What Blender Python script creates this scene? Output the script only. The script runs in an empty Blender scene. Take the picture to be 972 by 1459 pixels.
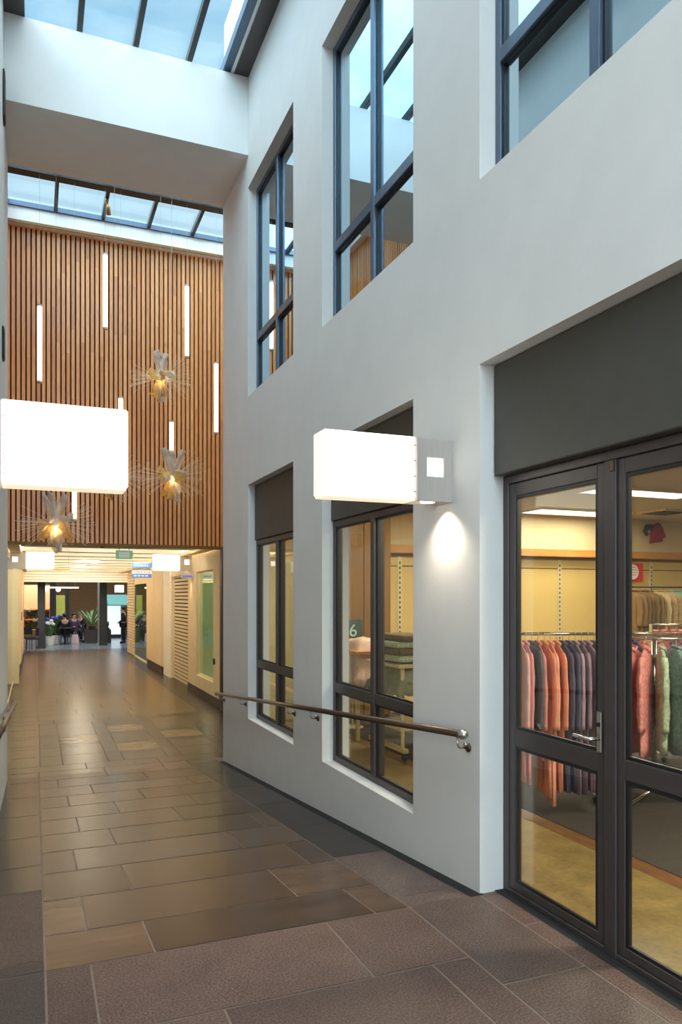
import bpy, bmesh, math, random
from mathutils import Vector, Matrix
R = random.Random(7)
PI = math.pi
sc = bpy.context.scene
COL = sc.collection
EYE = 1.65                      # eye height above the landing (z = 0)

# ------------------------------------------------------------------ helpers
def lin(r, g, b):
    f = lambda c: (c/255/12.92) if c/255 <= .04045 else ((c/255+.055)/1.055)**2.4
    return (f(r), f(g), f(b), 1)

class NT:
    def __init__(s, m): s.t = m.node_tree; s.n = s.t.nodes; s.l = s.t.links
    def new(s, typ, **kw):
        n = s.n.new(typ)
        for k, v in kw.items():
            if k in n.inputs: n.inputs[k].default_value = v
            else: setattr(n, k, v)
        return n
    def link(s, a, b): s.l.new(a, b)

def mat(name, col, rough=.6, metal=0, noise=0, scale=6, bump=0, bscale=80, attr=None, stretch=None, emit=None, estr=0, spec=.5, speck=0, speck_scale=200):
    m = bpy.data.materials.new(name); m.use_nodes = True
    t = NT(m); p = t.n['Principled BSDF']
    p.inputs['Roughness'].default_value = rough
    p.inputs['Metallic'].default_value = metal
    p.inputs['Specular IOR Level'].default_value = spec
    p.inputs['Base Color'].default_value = col
    tc = t.new('ShaderNodeTexCoord')
    vec = tc.outputs['Object']
    if stretch:
        mp = t.new('ShaderNodeMapping'); mp.inputs['Scale'].default_value = stretch
        t.link(vec, mp.inputs['Vector']); vec = mp.outputs['Vector']
    src = None
    if attr:
        a = t.new('ShaderNodeAttribute', attribute_name=attr)
        src = a.outputs['Color']
    if noise or attr:
        nz = t.new('ShaderNodeTexNoise', Scale=scale, Detail=6.0, Roughness=.6)
        t.link(vec, nz.inputs['Vector'])
        mr = t.new('ShaderNodeMapRange'); mr.inputs['From Min'].default_value = .3; mr.inputs['From Max'].default_value = .7
        mr.inputs['To Min'].default_value = 1-noise; mr.inputs['To Max'].default_value = 1+noise
        t.link(nz.outputs['Fac'], mr.inputs['Value'])
        mx = t.new('ShaderNodeMix', data_type='RGBA', blend_type='MULTIPLY'); mx.inputs['Factor'].default_value = 1
        if src: t.link(src, mx.inputs['A'])
        else: mx.inputs['A'].default_value = col
        t.link(mr.outputs['Result'], mx.inputs['B'])
        out = mx.outputs['Result']
        if speck:
            n2 = t.new('ShaderNodeTexNoise', Scale=speck_scale, Detail=2.0, Roughness=.5)
            t.link(tc.outputs['Object'], n2.inputs['Vector'])
            m2 = t.new('ShaderNodeMapRange'); m2.inputs['From Min'].default_value = .35; m2.inputs['From Max'].default_value = .65
            m2.inputs['To Min'].default_value = 1-speck; m2.inputs['To Max'].default_value = 1+speck
            t.link(n2.outputs['Fac'], m2.inputs['Value'])
            x2 = t.new('ShaderNodeMix', data_type='RGBA', blend_type='MULTIPLY'); x2.inputs['Factor'].default_value = 1
            t.link(out, x2.inputs['A']); t.link(m2.outputs['Result'], x2.inputs['B']); out = x2.outputs['Result']
        t.link(out, p.inputs['Base Color'])
    if bump:
        n3 = t.new('ShaderNodeTexNoise', Scale=bscale, Detail=4.0)
        t.link(tc.outputs['Object'], n3.inputs['Vector'])
        b = t.new('ShaderNodeBump', Strength=bump, Distance=.01)
        t.link(n3.outputs['Fac'], b.inputs['Height']); t.link(b.outputs['Normal'], p.inputs['Normal'])
    if emit:
        p.inputs['Emission Color'].default_value = emit; p.inputs['Emission Strength'].default_value = estr
    return m

def glass(name, tint=(.92, .96, .95, 1), base=.04, ior=1.5, refl=(1, 1, 1, 1), rough=0.0):
    m = bpy.data.materials.new(name); m.use_nodes = True
    t = NT(m); t.n.remove(t.n['Principled BSDF']); o = t.n['Material Output']
    tr = t.new('ShaderNodeBsdfTransparent', Color=tint)
    gl = t.new('ShaderNodeBsdfGlossy', Color=refl, Roughness=rough)
    fr = t.new('ShaderNodeFresnel', IOR=ior)
    ge = t.new('ShaderNodeNewGeometry'); bk = t.new('ShaderNodeMix', data_type='FLOAT')     # same reflectance on both faces of the sheet
    bk.inputs['A'].default_value = ior; bk.inputs['B'].default_value = 1/ior
    t.link(ge.outputs['Backfacing'], bk.inputs['Factor']); t.link(bk.outputs['Result'], fr.inputs['IOR'])
    ma = t.new('ShaderNodeMath', operation='ADD', use_clamp=True); ma.inputs[1].default_value = base
    t.link(fr.outputs[0], ma.inputs[0])
    mx = t.new('ShaderNodeMixShader')
    t.link(ma.outputs[0], mx.inputs[0]); t.link(tr.outputs[0], mx.inputs[1]); t.link(gl.outputs[0], mx.inputs[2])
    t.link(mx.outputs[0], o.inputs[0])
    return m

def thin(name, col, trans=.5, alpha=1.0):
    m = bpy.data.materials.new(name); m.use_nodes = True
    t = NT(m); t.n.remove(t.n['Principled BSDF']); o = t.n['Material Output']
    d = t.new('ShaderNodeBsdfDiffuse', Color=col); tl = t.new('ShaderNodeBsdfTranslucent', Color=col)
    mx = t.new('ShaderNodeMixShader'); mx.inputs[0].default_value = trans
    t.link(d.outputs[0], mx.inputs[1]); t.link(tl.outputs[0], mx.inputs[2])
    if alpha < 1:
        tp = t.new('ShaderNodeBsdfTransparent'); m2 = t.new('ShaderNodeMixShader'); m2.inputs[0].default_value = alpha
        t.link(tp.outputs[0], m2.inputs[1]); t.link(mx.outputs[0], m2.inputs[2]); t.link(m2.outputs[0], o.inputs[0])
    else: t.link(mx.outputs[0], o.inputs[0])
    return m

class MB:
    def __init__(s): s.v = []; s.f = []; s.c = []
    def q(s, pts, c=None):
        i = len(s.v); s.v += [tuple(p) for p in pts]; s.f.append(tuple(range(i, i+len(pts)))); s.c.append(c); return s
    def box(s, x0, x1, y0, y1, z0, z1, c=None):
        if x0 > x1: x0, x1 = x1, x0
        if y0 > y1: y0, y1 = y1, y0
        if z0 > z1: z0, z1 = z1, z0
        i = len(s.v)
        s.v += [(x0,y0,z0),(x1,y0,z0),(x1,y1,z0),(x0,y1,z0),(x0,y0,z1),(x1,y0,z1),(x1,y1,z1),(x0,y1,z1)]
        for f in ((3,2,1,0),(4,5,6,7),(0,1,5,4),(1,2,6,5),(2,3,7,6),(3,0,4,7)):
            s.f.append(tuple(i+k for k in f)); s.c.append(c)
        return s
    def tube(s, pts, r, n=10, c=None, cap=True):
        pts = [Vector(p) for p in pts]; rs = r if isinstance(r, (list, tuple)) else [r]*len(pts)
        rings = []; up = None
        for k, p in enumerate(pts):
            a = pts[max(k-1, 0)]; b = pts[min(k+1, len(pts)-1)]; d = (b-a).normalized()
            if up is None: up = Vector((0,0,1)) if abs(d.z) < .9 else Vector((1,0,0))
            sx = d.cross(up).normalized(); up = sx.cross(d).normalized()
            base = len(s.v)
            for j in range(n):
                an = 2*PI*j/n; s.v.append(tuple(p + (sx*math.cos(an)+up*math.sin(an))*rs[k]))
            rings.append(base)
        for k in range(len(rings)-1):
            for j in range(n):
                s.f.append((rings[k]+j, rings[k]+(j+1)%n, rings[k+1]+(j+1)%n, rings[k+1]+j)); s.c.append(c)
        if cap:
            s.f.append(tuple(rings[0]+j for j in reversed(range(n)))); s.c.append(c)
            s.f.append(tuple(rings[-1]+j for j in range(n))); s.c.append(c)
        return s
    def loft(s, rings, c=None, cap=True):
        n = len(rings[0]); bs = []
        for rg in rings:
            bs.append(len(s.v)); s.v += [tuple(p) for p in rg]
        for k in range(len(bs)-1):
            for j in range(n):
                s.f.append((bs[k]+j, bs[k]+(j+1)%n, bs[k+1]+(j+1)%n, bs[k+1]+j)); s.c.append(c)
        if cap:
            s.f.append(tuple(bs[0]+j for j in reversed(range(n)))); s.c.append(c)
            s.f.append(tuple(bs[-1]+j for j in range(n))); s.c.append(c)
        return s
    def lathe(s, prof, cx=0, cy=0, n=24, c=None):
        return s.loft([[(cx+r*math.cos(2*PI*j/n), cy+r*math.sin(2*PI*j/n), z) for j in range(n)] for r, z in prof], c)
    def ball(s, x, y, z, r, n=10, sz=1, c=None):
        return s.loft([[(x+r*math.sin(a)*math.cos(2*PI*j/n), y+r*math.sin(a)*math.sin(2*PI*j/n), z-r*sz*math.cos(a)) for j in range(n)]
                       for a in [PI*(k+.15)/(8.3) for k in range(9)]], c)
    def build(s, name, m, parent=None, smooth=False, bevel=0, origin=None, local=False):
        me = bpy.data.meshes.new(name)
        if parent is not None and not local: origin = ROOT_LOC.get(parent.name, Vector((0,0,0)))
        o_ = Vector(origin) if origin is not None else Vector((0,0,0))
        me.from_pydata([tuple(Vector(p)-o_) for p in s.v], [], s.f); me.update()
        if any(c is not None for c in s.c):
            at = me.attributes.new('tint', 'FLOAT_COLOR', 'FACE')
            for i, c in enumerate(s.c): at.data[i].color = c or (1,1,1,1)
        ms = m if isinstance(m, (list, tuple)) else [m]
        for k in ms: me.materials.append(k)
        if smooth:
            for p in me.polygons: p.use_smooth = True
        o = bpy.data.objects.new(name, me); COL.objects.link(o)
        if parent is not None:
            o.parent = parent; ROOT_LOC[o.name] = ROOT_LOC.get(parent.name, Vector((0,0,0)))
        elif origin is not None:
            o.location = o_; ROOT_LOC[o.name] = o_
        if bevel:
            b = o.modifiers.new('bevel', 'BEVEL'); b.width = bevel; b.segments = 2; b.limit_method = 'ANGLE'
        return o
ROOT_LOC = {}

def tag(o, label=None, cat=None, group=None, kind=None):
    if label: o['label'] = label
    if cat: o['category'] = cat
    if group: o['group'] = group
    if kind: o['kind'] = kind
    return o
def thing(name, label, cat, loc=(0,0,0), group=None, kind=None, rz=0):
    o = bpy.data.objects.new(name, None); COL.objects.link(o); o.location = loc; o.rotation_euler = (0,0,rz)
    ROOT_LOC[o.name] = Vector(loc)
    return tag(o, label, cat, group, kind)
def struct(mb, name, m, label, cat, parent=None, **kw):
    o = mb.build(name, m, parent, **kw)
    return tag(o, label, cat, None, 'structure')
def light(name, typ, loc, energy, col, rot=(0,0,0), **kw):
    l = bpy.data.lights.new(name, typ); l.energy = energy; l.color = col
    for k, v in kw.items(): setattr(l, k, v)
    o = bpy.data.objects.new(name, l); o.location = loc; o.rotation_euler = rot; COL.objects.link(o); return o

def pierced(mb, us, vs, holes, P, t0, t1):
    """a wall of thickness t0..t1 with rectangular openings; P(u, v, t) -> point"""
    us = sorted(set(us)); vs = sorted(set(vs))
    def solid(i, j):
        if i < 0 or j < 0 or i >= len(us)-1 or j >= len(vs)-1: return False
        u = (us[i]+us[i+1])/2; v = (vs[j]+vs[j+1])/2
        return not any(a < u < b and c < v < d for a, b, c, d in holes)
    for i in range(len(us)-1):
        for j in range(len(vs)-1):
            if not solid(i, j): continue
            a, b, c, d = us[i], us[i+1], vs[j], vs[j+1]
            mb.q([P(a,c,t0),P(b,c,t0),P(b,d,t0),P(a,d,t0)]); mb.q([P(a,c,t1),P(a,d,t1),P(b,d,t1),P(b,c,t1)])
            if not solid(i-1, j): mb.q([P(a,c,t0),P(a,d,t0),P(a,d,t1),P(a,c,t1)])
            if not solid(i+1, j): mb.q([P(b,c,t0),P(b,c,t1),P(b,d,t1),P(b,d,t0)])
            if not solid(i, j-1): mb.q([P(a,c,t0),P(a,c,t1),P(b,c,t1),P(b,c,t0)])
            if not solid(i, j+1): mb.q([P(a,d,t0),P(b,d,t0),P(b,d,t1),P(a,d,t1)])
    return mb

# ------------------------------------------------------------------ materials
M = {}
M['plaster'] = mat('white plaster', lin(224,221,217), .75, noise=.03, scale=3, bump=.06, bscale=60)
M['plaster_lit'] = mat('white painted upstand', lin(238,240,240), .6, noise=.02, scale=3)
M['bronze'] = mat('dark bronze aluminium', lin(78,70,68), .38, .35, noise=.06, scale=10)
M['steel_blue'] = mat('blue grey aluminium', lin(92,106,124), .3, .55, noise=.06, scale=10)
M['spandrel'] = mat('dark olive grey panel', lin(74,70,62), .55, noise=.06, scale=12, bump=.05, bscale=120)
M['upglass'] = glass('coated upper glass', (.10,.13,.16,1), .68, 1.5, (.72,.90,1,1))
M['shopglass'] = glass('clear shop glass', (.95,.97,.93,1), .01, 1.42)
M['farglass'] = glass('green shop glass', (.80,.88,.76,1), .03, 1.5)
M['skyglass'] = glass('roof glass', (.90,.97,1,1), .0, 1.3)
M['timberback'] = mat('dark felt', lin(74,44,26), .9)
M['slat'] = mat('cedar slats', lin(180,120,70), .34, spec=.9, noise=.22, scale=4, attr='tint', stretch=(20,20,1.2))
M['slate'] = mat('honed slate', lin(90,76,60), .27, noise=.30, scale=2.2, attr='tint', stretch=(.7,2.4,1), bump=.03, bscale=40, spec=.3)
M['granite'] = mat('flamed granite', lin(110,92,84), .5, noise=.16, scale=4, attr='tint', speck=.55, speck_scale=110, bump=.10, bscale=150)
M['grout'] = mat('pale grout', lin(128,110,98), .8, noise=.1, scale=20)
M['floor_shade'] = mat('black shade strip', lin(20,18,18), .8, noise=.1, scale=20)  # black stands in for the shade at the wall foot
M['lampshade'] = mat('lit acrylic', lin(250,246,232), .5, emit=(1,.94,.82,1), estr=1.25)
M['lampbase'] = mat('lit acrylic underside', lin(250,240,215), .5, emit=(1,.88,.64,1), estr=.62)
M['lampend'] = mat('lit acrylic end', lin(250,240,215), .5, emit=(1,.90,.72,1), estr=.72)
M['brushed'] = mat('brushed steel', lin(184,175,168), .45, .2, noise=.10, scale=8, stretch=(30,30,1))
M['rail_bronze'] = mat('bronzed rail', lin(96,78,64), .28, .8, noise=.05, scale=10)
M['chrome'] = mat('satin steel', lin(190,184,176), .22, .95)
M['black'] = mat('black plastic', lin(20,20,22), .45, noise=.05)
M['tube'] = mat('lit tube', lin(255,240,210), .4, emit=(1,.84,.62,1), estr=1.5)
M['wire'] = mat('thin steel wire', lin(150,145,140), .4, .8)
M['petal_white'] = thin('white crinkled mesh', lin(244,238,228), .6, .7)
M['petal_gold'] = thin('golden crinkled mesh', lin(246,214,142), .65, .7)
M['filament'] = mat('fine white filament', lin(225,205,175), .5)
M['cream'] = mat('cream painted joinery', lin(226,204,164), .55, noise=.05, scale=4)
M['cream_wall'] = mat('cream wall', lin(240,232,216), .7, noise=.04, scale=3)
M['skirting'] = mat('dark brown skirting', lin(44,32,27), .5)
M['shopwall'] = mat('shop cream wall', lin(214,198,156), .7, noise=.04, scale=2)
M['shoppanel'] = mat('mustard wall panel', lin(212,180,108), .6, noise=.04, scale=2)
M['shopceil'] = mat('shop ceiling tile', lin(214,204,178), .8, noise=.03)
M['oak'] = mat('honey oak', lin(196,136,66), .45, noise=.2, scale=3, stretch=(1,8,8))
M['brownwood'] = mat('brown veneer', lin(122,84,16), .5, noise=.2, scale=3, stretch=(8,8,1))
M['carpet'] = mat('dark carpet', lin(58,52,46), .95, noise=.25, scale=60)
M['concrete'] = mat('ochre polished concrete', lin(132,110,64), .35, noise=.30, scale=5, speck=.14, speck_scale=30, bump=.02)
M['threshold'] = mat('worn timber strip', lin(112,72,36), .5, noise=.4, scale=5, stretch=(6,1,1))
M['slot'] = mat('dark slot', lin(60,46,26), .8)
M['stdmetal'] = mat('cream steel upright', lin(216,200,150), .45, .1)
M['diffuser'] = mat('lit ceiling diffuser', lin(250,248,235), .5, emit=(1,.93,.75,1), estr=2.2)
M['sign_green'] = mat('green sign frame', lin(160,196,170), .5, emit=lin(110,170,130), estr=.5)
M['sign_pale'] = mat('pale sign face', lin(206,212,206), .5, emit=(.8,.95,.85,1), estr=.25)
M['sign_blue'] = mat('blue sign face', lin(72,128,214), .45)
M['sign_white'] = mat('white sign face', lin(236,236,236), .5)
M['brass'] = mat('brass spotlight', lin(186,140,84), .35, .8)
M['darkcol'] = mat('near black column', lin(20,17,18), .5)
M['foodfloor'] = mat('blue grey hall floor', lin(118,130,140), .22, noise=.2, scale=1.5)
M['skin'] = mat('skin', lin(196,150,122), .6)
M['navy'] = mat('dark navy cloth', lin(24,25,36), .85)
M['blackcloth'] = mat('black cloth', lin(16,16,20), .85)
M['hair'] = mat('dark hair', lin(36,26,22), .6)
M['leaf'] = mat('green leaf', lin(78,104,58), .5, noise=.25, scale=8)
M['leaf_pale'] = mat('pale palm leaf', lin(128,148,92), .5, noise=.25, scale=8)
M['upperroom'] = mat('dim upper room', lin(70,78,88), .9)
M['sky_facade'] = mat('far wall', lin(150,120,80), .8, noise=.15)

# ------------------------------------------------------------------ camera, world
F = 1065.0; TH = math.atan(436/F)
cd = bpy.data.cameras.new('camera'); cam = bpy.data.objects.new('camera', cd); COL.objects.link(cam)
cam.location = (0, 0, EYE); cam.rotation_euler = (PI/2, 0, -TH)
cd.sensor_fit = 'HORIZONTAL'; cd.sensor_width = 36; cd.lens = 36*F/972; cd.shift_y = (849-729.5)/972
cd.clip_start = .05; cd.clip_end = 300
sc.camera = cam
sc.view_settings.view_transform = 'Standard'; sc.view_settings.look = 'None'; sc.view_settings.gamma = 1
sc.view_settings.use_curve_mapping = False
sc.view_settings.exposure = 0.36
try:
    sc.cycles.use_denoising = True; sc.cycles.max_bounces = 10; sc.cycles.diffuse_bounces = 6
    sc.cycles.glossy_bounces = 5; sc.cycles.transparent_max_bounces = 16; sc.cycles.sample_clamp_indirect = 6
    sc.cycles.caustics_reflective = False
except Exception: pass

w = bpy.data.worlds.new('evening sky'); sc.world = w; w.use_nodes = True
t = NT(w); bg = t.n['Background']
tc = t.new('ShaderNodeTexCoord'); mp = t.new('ShaderNodeMapping'); mp.inputs['Scale'].default_value = (1,1,2.2)
t.link(tc.outputs['Generated'], mp.inputs['Vector'])
nz = t.new('ShaderNodeTexNoise', Scale=2.6, Detail=8.0, Roughness=.6, Distortion=.6); t.link(mp.outputs[0], nz.inputs['Vector'])
cr = t.new('ShaderNodeValToRGB'); cr.color_ramp.elements[0].position = .34; cr.color_ramp.elements[1].position = .66
cr.color_ramp.elements[0].color = (.20,.42,.60,1); cr.color_ramp.elements[1].color = (.60,.76,.84,1)
t.link(nz.outputs['Fac'], cr.inputs['Fac'])
sp = t.new('ShaderNodeSeparateXYZ'); t.link(tc.outputs['Generated'], sp.inputs[0])
mr = t.new('ShaderNodeMapRange', interpolation_type='SMOOTHSTEP')
mr.inputs['From Min'].default_value = .60; mr.inputs['From Max'].default_value = .92
mr.inputs['To Min'].default_value = 1.0; mr.inputs['To Max'].default_value = 3.7
t.link(sp.outputs['Z'], mr.inputs['Value'])
bs = t.new('ShaderNodeMapRange', interpolation_type='SMOOTHSTEP')      # sky brightened on the unseen street side to fill the lower walls
bs.inputs['From Min'].default_value = -.9; bs.inputs['From Max'].default_value = -.1
bs.inputs['To Min'].default_value = 4.0; bs.inputs['To Max'].default_value = 1.0
t.link(sp.outputs['Y'], bs.inputs['Value'])
ws = t.new('ShaderNodeMapRange', interpolation_type='SMOOTHSTEP')      # bright evening cloud to the west
ws.inputs['From Min'].default_value = -.34; ws.inputs['From Max'].default_value = -.14
ws.inputs['To Min'].default_value = 3.0; ws.inputs['To Max'].default_value = 1.0
t.link(sp.outputs['X'], ws.inputs['Value'])
m0 = t.new('ShaderNodeMath', operation='MAXIMUM'); t.link(ws.outputs[0], m0.inputs[0]); t.link(mr.outputs[0], m0.inputs[1])
mm = t.new('ShaderNodeMath', operation='MULTIPLY'); t.link(bs.outputs[0], mm.inputs[0]); t.link(m0.outputs[0], mm.inputs[1])
zen = t.new('ShaderNodeMix', data_type='RGBA'); zen.inputs['B'].default_value = (.97,.97,.96,1)
zr = t.new('ShaderNodeMapRange'); zr.inputs['From Min'].default_value = .60; zr.inputs['From Max'].default_value = .9
t.link(sp.outputs['Z'], zr.inputs['Value']); t.link(zr.outputs[0], zen.inputs['Factor'])
hz_ = t.new('ShaderNodeMix', data_type='RGBA'); hz_.inputs['B'].default_value = (.62,.74,.80,1)
hf = t.new('ShaderNodeMapRange'); hf.inputs['From Min'].default_value = .56; hf.inputs['From Max'].default_value = .38; hf.inputs['To Max'].default_value = .75
t.link(sp.outputs['Z'], hf.inputs['Value']); t.link(hf.outputs[0], hz_.inputs['Factor']); t.link(cr.outputs[0], hz_.inputs['A']); t.link(hz_.outputs['Result'], zen.inputs['A'])
gm = t.new('ShaderNodeMapRange'); gm.inputs['From Min'].default_value = -.05; gm.inputs['From Max'].default_value = .02
t.link(sp.outputs['Z'], gm.inputs['Value'])
gx = t.new('ShaderNodeMix', data_type='RGBA'); gx.inputs['A'].default_value = (.12,.11,.10,1)
t.link(gm.outputs[0], gx.inputs['Factor']); t.link(zen.outputs['Result'], gx.inputs['B'])
t.link(gx.outputs['Result'], bg.inputs['Color']); t.link(mm.outputs[0], bg.inputs['Strength'])

# ------------------------------------------------------------------ dimensions
XL, XR = -.30, 2.285
YA, YB, YD = (6.788, 8.43), (4.337, 6.012), (1.0, 3.548)
YC = (1.92, 3.55)
HEAD, SILL = EYE+1.287, EYE-1.423
USILL, UHEAD = EYE+2.31, EYE+4.73
TOP = EYE+6.0
YE = 9.67
FARZ = -.507
SPAN = EYE+.645                # underside of the dark panels
TR0, TR1 = EYE-.82, EYE-.742   # transom
def fz(y): return 0 if y < 3.53 else max(FARZ, -.0834*(y-3.53))

# ------------------------------------------------------------------ walls
Y0 = -2.6
holes = [YA+(SILL,HEAD), YB+(SILL,HEAD), YD+(-.02,HEAD), YA+(USILL,UHEAD), YB+(USILL,UHEAD), YC+(USILL,UHEAD), (-.5,1.13,USILL,UHEAD)]
us = [Y0, YE]+[h[0] for h in holes]+[h[1] for h in holes]
vs = [-.62, TOP]+[h[2] for h in holes]+[h[3] for h in holes]
struct(pierced(MB(), us, vs, holes, lambda u,v,q: (q,u,v), XR, XR+.25), 'wall_right', M['plaster'], 'tall white plaster wall pierced by window and door openings', 'wall')
lh = [(1.92,3.55,USILL,UHEAD),(4.337,6.012,USILL,UHEAD)]
struct(pierced(MB(), [Y0,YE]+[h[0] for h in lh]+[h[1] for h in lh], [-.62,TOP]+[USILL,UHEAD], lh, lambda u,v,q: (q,u,v), XL, XL-.25), 'wall_left', M['plaster'], 'white plaster wall along the handrail side opposite the shop door', 'wall')
struct(MB().box(XL+.001, XR-.001, 8.413, YE, EYE+5.10, TOP), 'beam', M['plaster'], 'deep white plaster beam spanning the passage below the skylight', 'beam')

# tall hall behind the beam
hl, hr, HY = -.62, 3.3, 13.9
struct(MB().box(XR+.25, 12.0, YE-.13, YE, -.62, 2.95).box(XR+.25, hr+.2, YE-.13, YE, 2.95, EYE+6.8), 'wall_return', M['plaster'], 'white return wall behind the end of the shop', 'wall')
struct(MB().box(XL-.25, hl-.2, YE-.13, YE, -.62, EYE+6.8).box(hl-.2, hl, YE, HY+.2, -.62, EYE+6.8), 'wall_hall_left', M['plaster'], 'plain white side wall of the tall hall', 'wall')
struct(MB().box(hr, hr+.2, YE, HY+.2, -.62, EYE+6.8), 'wall_hall_right', M['plaster'], 'plain white side wall of the tall hall behind the passage corner', 'wall')
struct(MB().box(hl, hr, 13.74, 14.1, EYE+6.31, EYE+6.66).box(hl, hl+.16, YE+.01, 13.74, EYE+6.31, EYE+6.66), 'trim_1', M['plaster'], 'white ledge above the cedar slats under the far skylight', 'trim')
MB().box(hl+.17, hr, 13.72, 13.739, EYE+6.30, EYE+6.345).build('painted_lip_glow', M['brownwood'], bpy.data.objects['trim_1'])  # brown strip colours in the orange light under the ledge
struct(MB().box(hr-.06, hr-.002, 13.80, 13.98, FARZ, EYE+.9), 'trim_2', M['skirting'], 'dark corner strip beside the cream shopfront', 'trim')

# cedar slat wall: one cladding with its boards
m = MB()
m.box(hl, hr, 13.93, 14.12, EYE+.93, EYE+6.31)
tb = struct(m, 'wall_far', M['timberback'], 'tall wall clad in vertical cedar slats at the hall end', 'wall', origin=(0,13.9,EYE+.93))
m = MB(); x = hl+.01; n = 0
pal = [lin(214,142,78), lin(222,151,86), lin(206,133,71), lin(226,158,94), lin(218,146,82), lin(210,137,74), lin(198,127,68)]
while x < hr-.05:
    z = EYE+.91
    while z < EYE+6.30:
        z2 = z+R.uniform(1.0,2.6)
        if z2 > EYE+6.0: z2 = EYE+6.31
        m.box(x, x+.054, 13.885, 13.935, z, z2-.002, R.choice(pal)); z = z2
    x += .08
m.build('cedar_slats', M['slat'], tb)
MB().box(hl, hr, 13.86, 14.15, EYE+.885, EYE+.93).build('bottom_edge', M['brownwood'], tb)
tl = struct(MB().box(hl-.001, hl+.006, YE+.01, 13.87, EYE+.93, EYE+6.31), 'wall_hall_left_cladding', M['timberback'], 'cedar slat cladding on the left side of the tall hall', 'wall', origin=(hl,11.8,EYE+.93))
m = MB(); y = YE+.02
while y < 13.83:
    z = EYE+.91
    while z < EYE+6.30:
        z2 = z+R.uniform(1.0,2.6)
        if z2 > EYE+6.0: z2 = EYE+6.31
        m.box(hl+.006, hl+.05, y, y+.054, z, z2-.002, R.choice(pal)); z = z2
    y += .08
m.build('cedar_slats', M['slat'], tl)

# ------------------------------------------------------------------ floor
gr = [lin(95,72,63), lin(88,67,59), lin(102,77,67), lin(82,62,55), lin(91,69,61)]
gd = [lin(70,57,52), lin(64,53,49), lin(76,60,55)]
sl = [lin(86,64,49), lin(78,58,44), lin(94,71,55), lin(68,51,40), lin(84,66,55), lin(74,57,46)]
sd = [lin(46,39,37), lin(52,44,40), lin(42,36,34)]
mg, ms = MB(), MB()
G = .0048
def tile(mb, x0, x1, y0, y1, c):
    cuts = [y0]+[k for k in (3.53, 9.61) if y0 < k < y1]+[y1]
    for a, b in zip(cuts, cuts[1:]):
        ga = G if a == y0 else 0; gb = G if b == y1 else 0
        za, zb = fz(a), fz(b)
        if a >= 3.53-1e-6 and b <= 9.61+1e-6: za, zb = -.0834*(a-3.53), -.0834*(b-3.53)
        mb.q([(x0+G,a+ga,za),(x1-G,a+ga,za),(x1-G,b-gb,zb),(x0+G,b-gb,zb)], c)
def band(mb, x0, x1, ys, cols):
    for a, b in zip(ys, ys[1:]): tile(mb, x0, x1, a, b, R.choice(cols))
def row(mb, x0, x1, y0, y1, joints, cols):
    xs = [x0]+sorted(j for j in joints if x0 < j < x1)+[x1]
    for a, b in zip(xs, xs[1:]): tile(mb, a, b, y0, y1, R.choice(cols))
A_, B_ = .042, 1.838; XRF = XR-.075
# landing of granite
rows = [3.53, 2.94, 2.36, 1.77, 1.19, .6, .0, -.6, -1.2, -1.8, -2.6]
jn = [[.23,1.361],[1.645,.7],[.35,1.2],[.8],[.3,1.5],[1.0],[.4,1.3],[.8],[.2,1.1],[.9]]
for k in range(len(rows)-1): row(mg, A_, B_, rows[k+1], rows[k], jn[k], gr)
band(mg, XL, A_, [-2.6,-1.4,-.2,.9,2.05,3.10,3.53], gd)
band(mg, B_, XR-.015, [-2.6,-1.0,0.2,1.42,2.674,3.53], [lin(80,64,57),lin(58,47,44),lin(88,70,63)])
band(mg, XR-.015, 2.44, [1.0,1.9,3.118,3.53], gr)
# ramp of slate
rr = [3.53,3.98,4.56,5.15,5.73,6.31,6.9,7.48,8.07,8.65,9.24,9.84]
rj = [[.516,1.64],[.241,1.366],[.527,1.652],[.253,1.377],[.553,1.70],[.33,1.16],[.7,1.4],[.3,1.0],[.56,1.6],[.24,1.2],[.8,1.5]]
for k in range(len(rr)-1): row(ms, A_, B_, rr[k], rr[k+1], rj[k], sl)
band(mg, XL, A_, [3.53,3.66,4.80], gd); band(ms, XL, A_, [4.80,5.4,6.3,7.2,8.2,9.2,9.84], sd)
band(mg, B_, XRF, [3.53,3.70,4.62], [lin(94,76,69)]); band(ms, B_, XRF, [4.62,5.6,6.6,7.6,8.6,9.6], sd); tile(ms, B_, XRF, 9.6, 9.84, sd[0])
# inlaid mosaic at the foot of the ramp
dk = [lin(30,24,20), lin(35,28,23)]; lt = [lin(124,100,70), lin(132,107,76)]; md = [lin(74,59,42), lin(80,63,45)]
row(ms, hl, hr, 9.84, 10.17, [.6,1.5,2.3], dk)
XS = [hl, .06, .33, .89, 1.09, 1.65, 1.84, 2.42, 2.62, hr]; YS = [10.17, 10.77, 11.35, 11.56, 12.17, 12.36, 12.97, 13.5]
light_cells = {(4,1),(4,5),(2,3),(6,3)}
for i in range(9):
    for j in range(7):
        if (i,j) in light_cells: c = R.choice(lt)
        elif i in (3,4,5) or (i in (1,2,6,7) and j in (2,3,4)): c = R.choice(dk)
        else: c = R.choice(md)
        tile(ms, XS[i], XS[i+1], YS[j], YS[j+1], c)
row(ms, hl, hr, 13.5, 13.85, [.3,1.2,2.1], dk)
y = 13.85
while y < 31.4:
    y2 = y+.6
    row(ms, .05, 2.85, y, y2, [R.uniform(.4,1.2), R.uniform(1.5,2.4)], [lin(94,70,36),lin(88,65,33),lin(100,76,41)])
    tile(ms, -1.2, .05, y, y2, R.choice(sd)); tile(ms, 2.85, 3.9, y, y2, R.choice(sd)); y = y2
b = MB(); gz = -.0025
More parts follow.
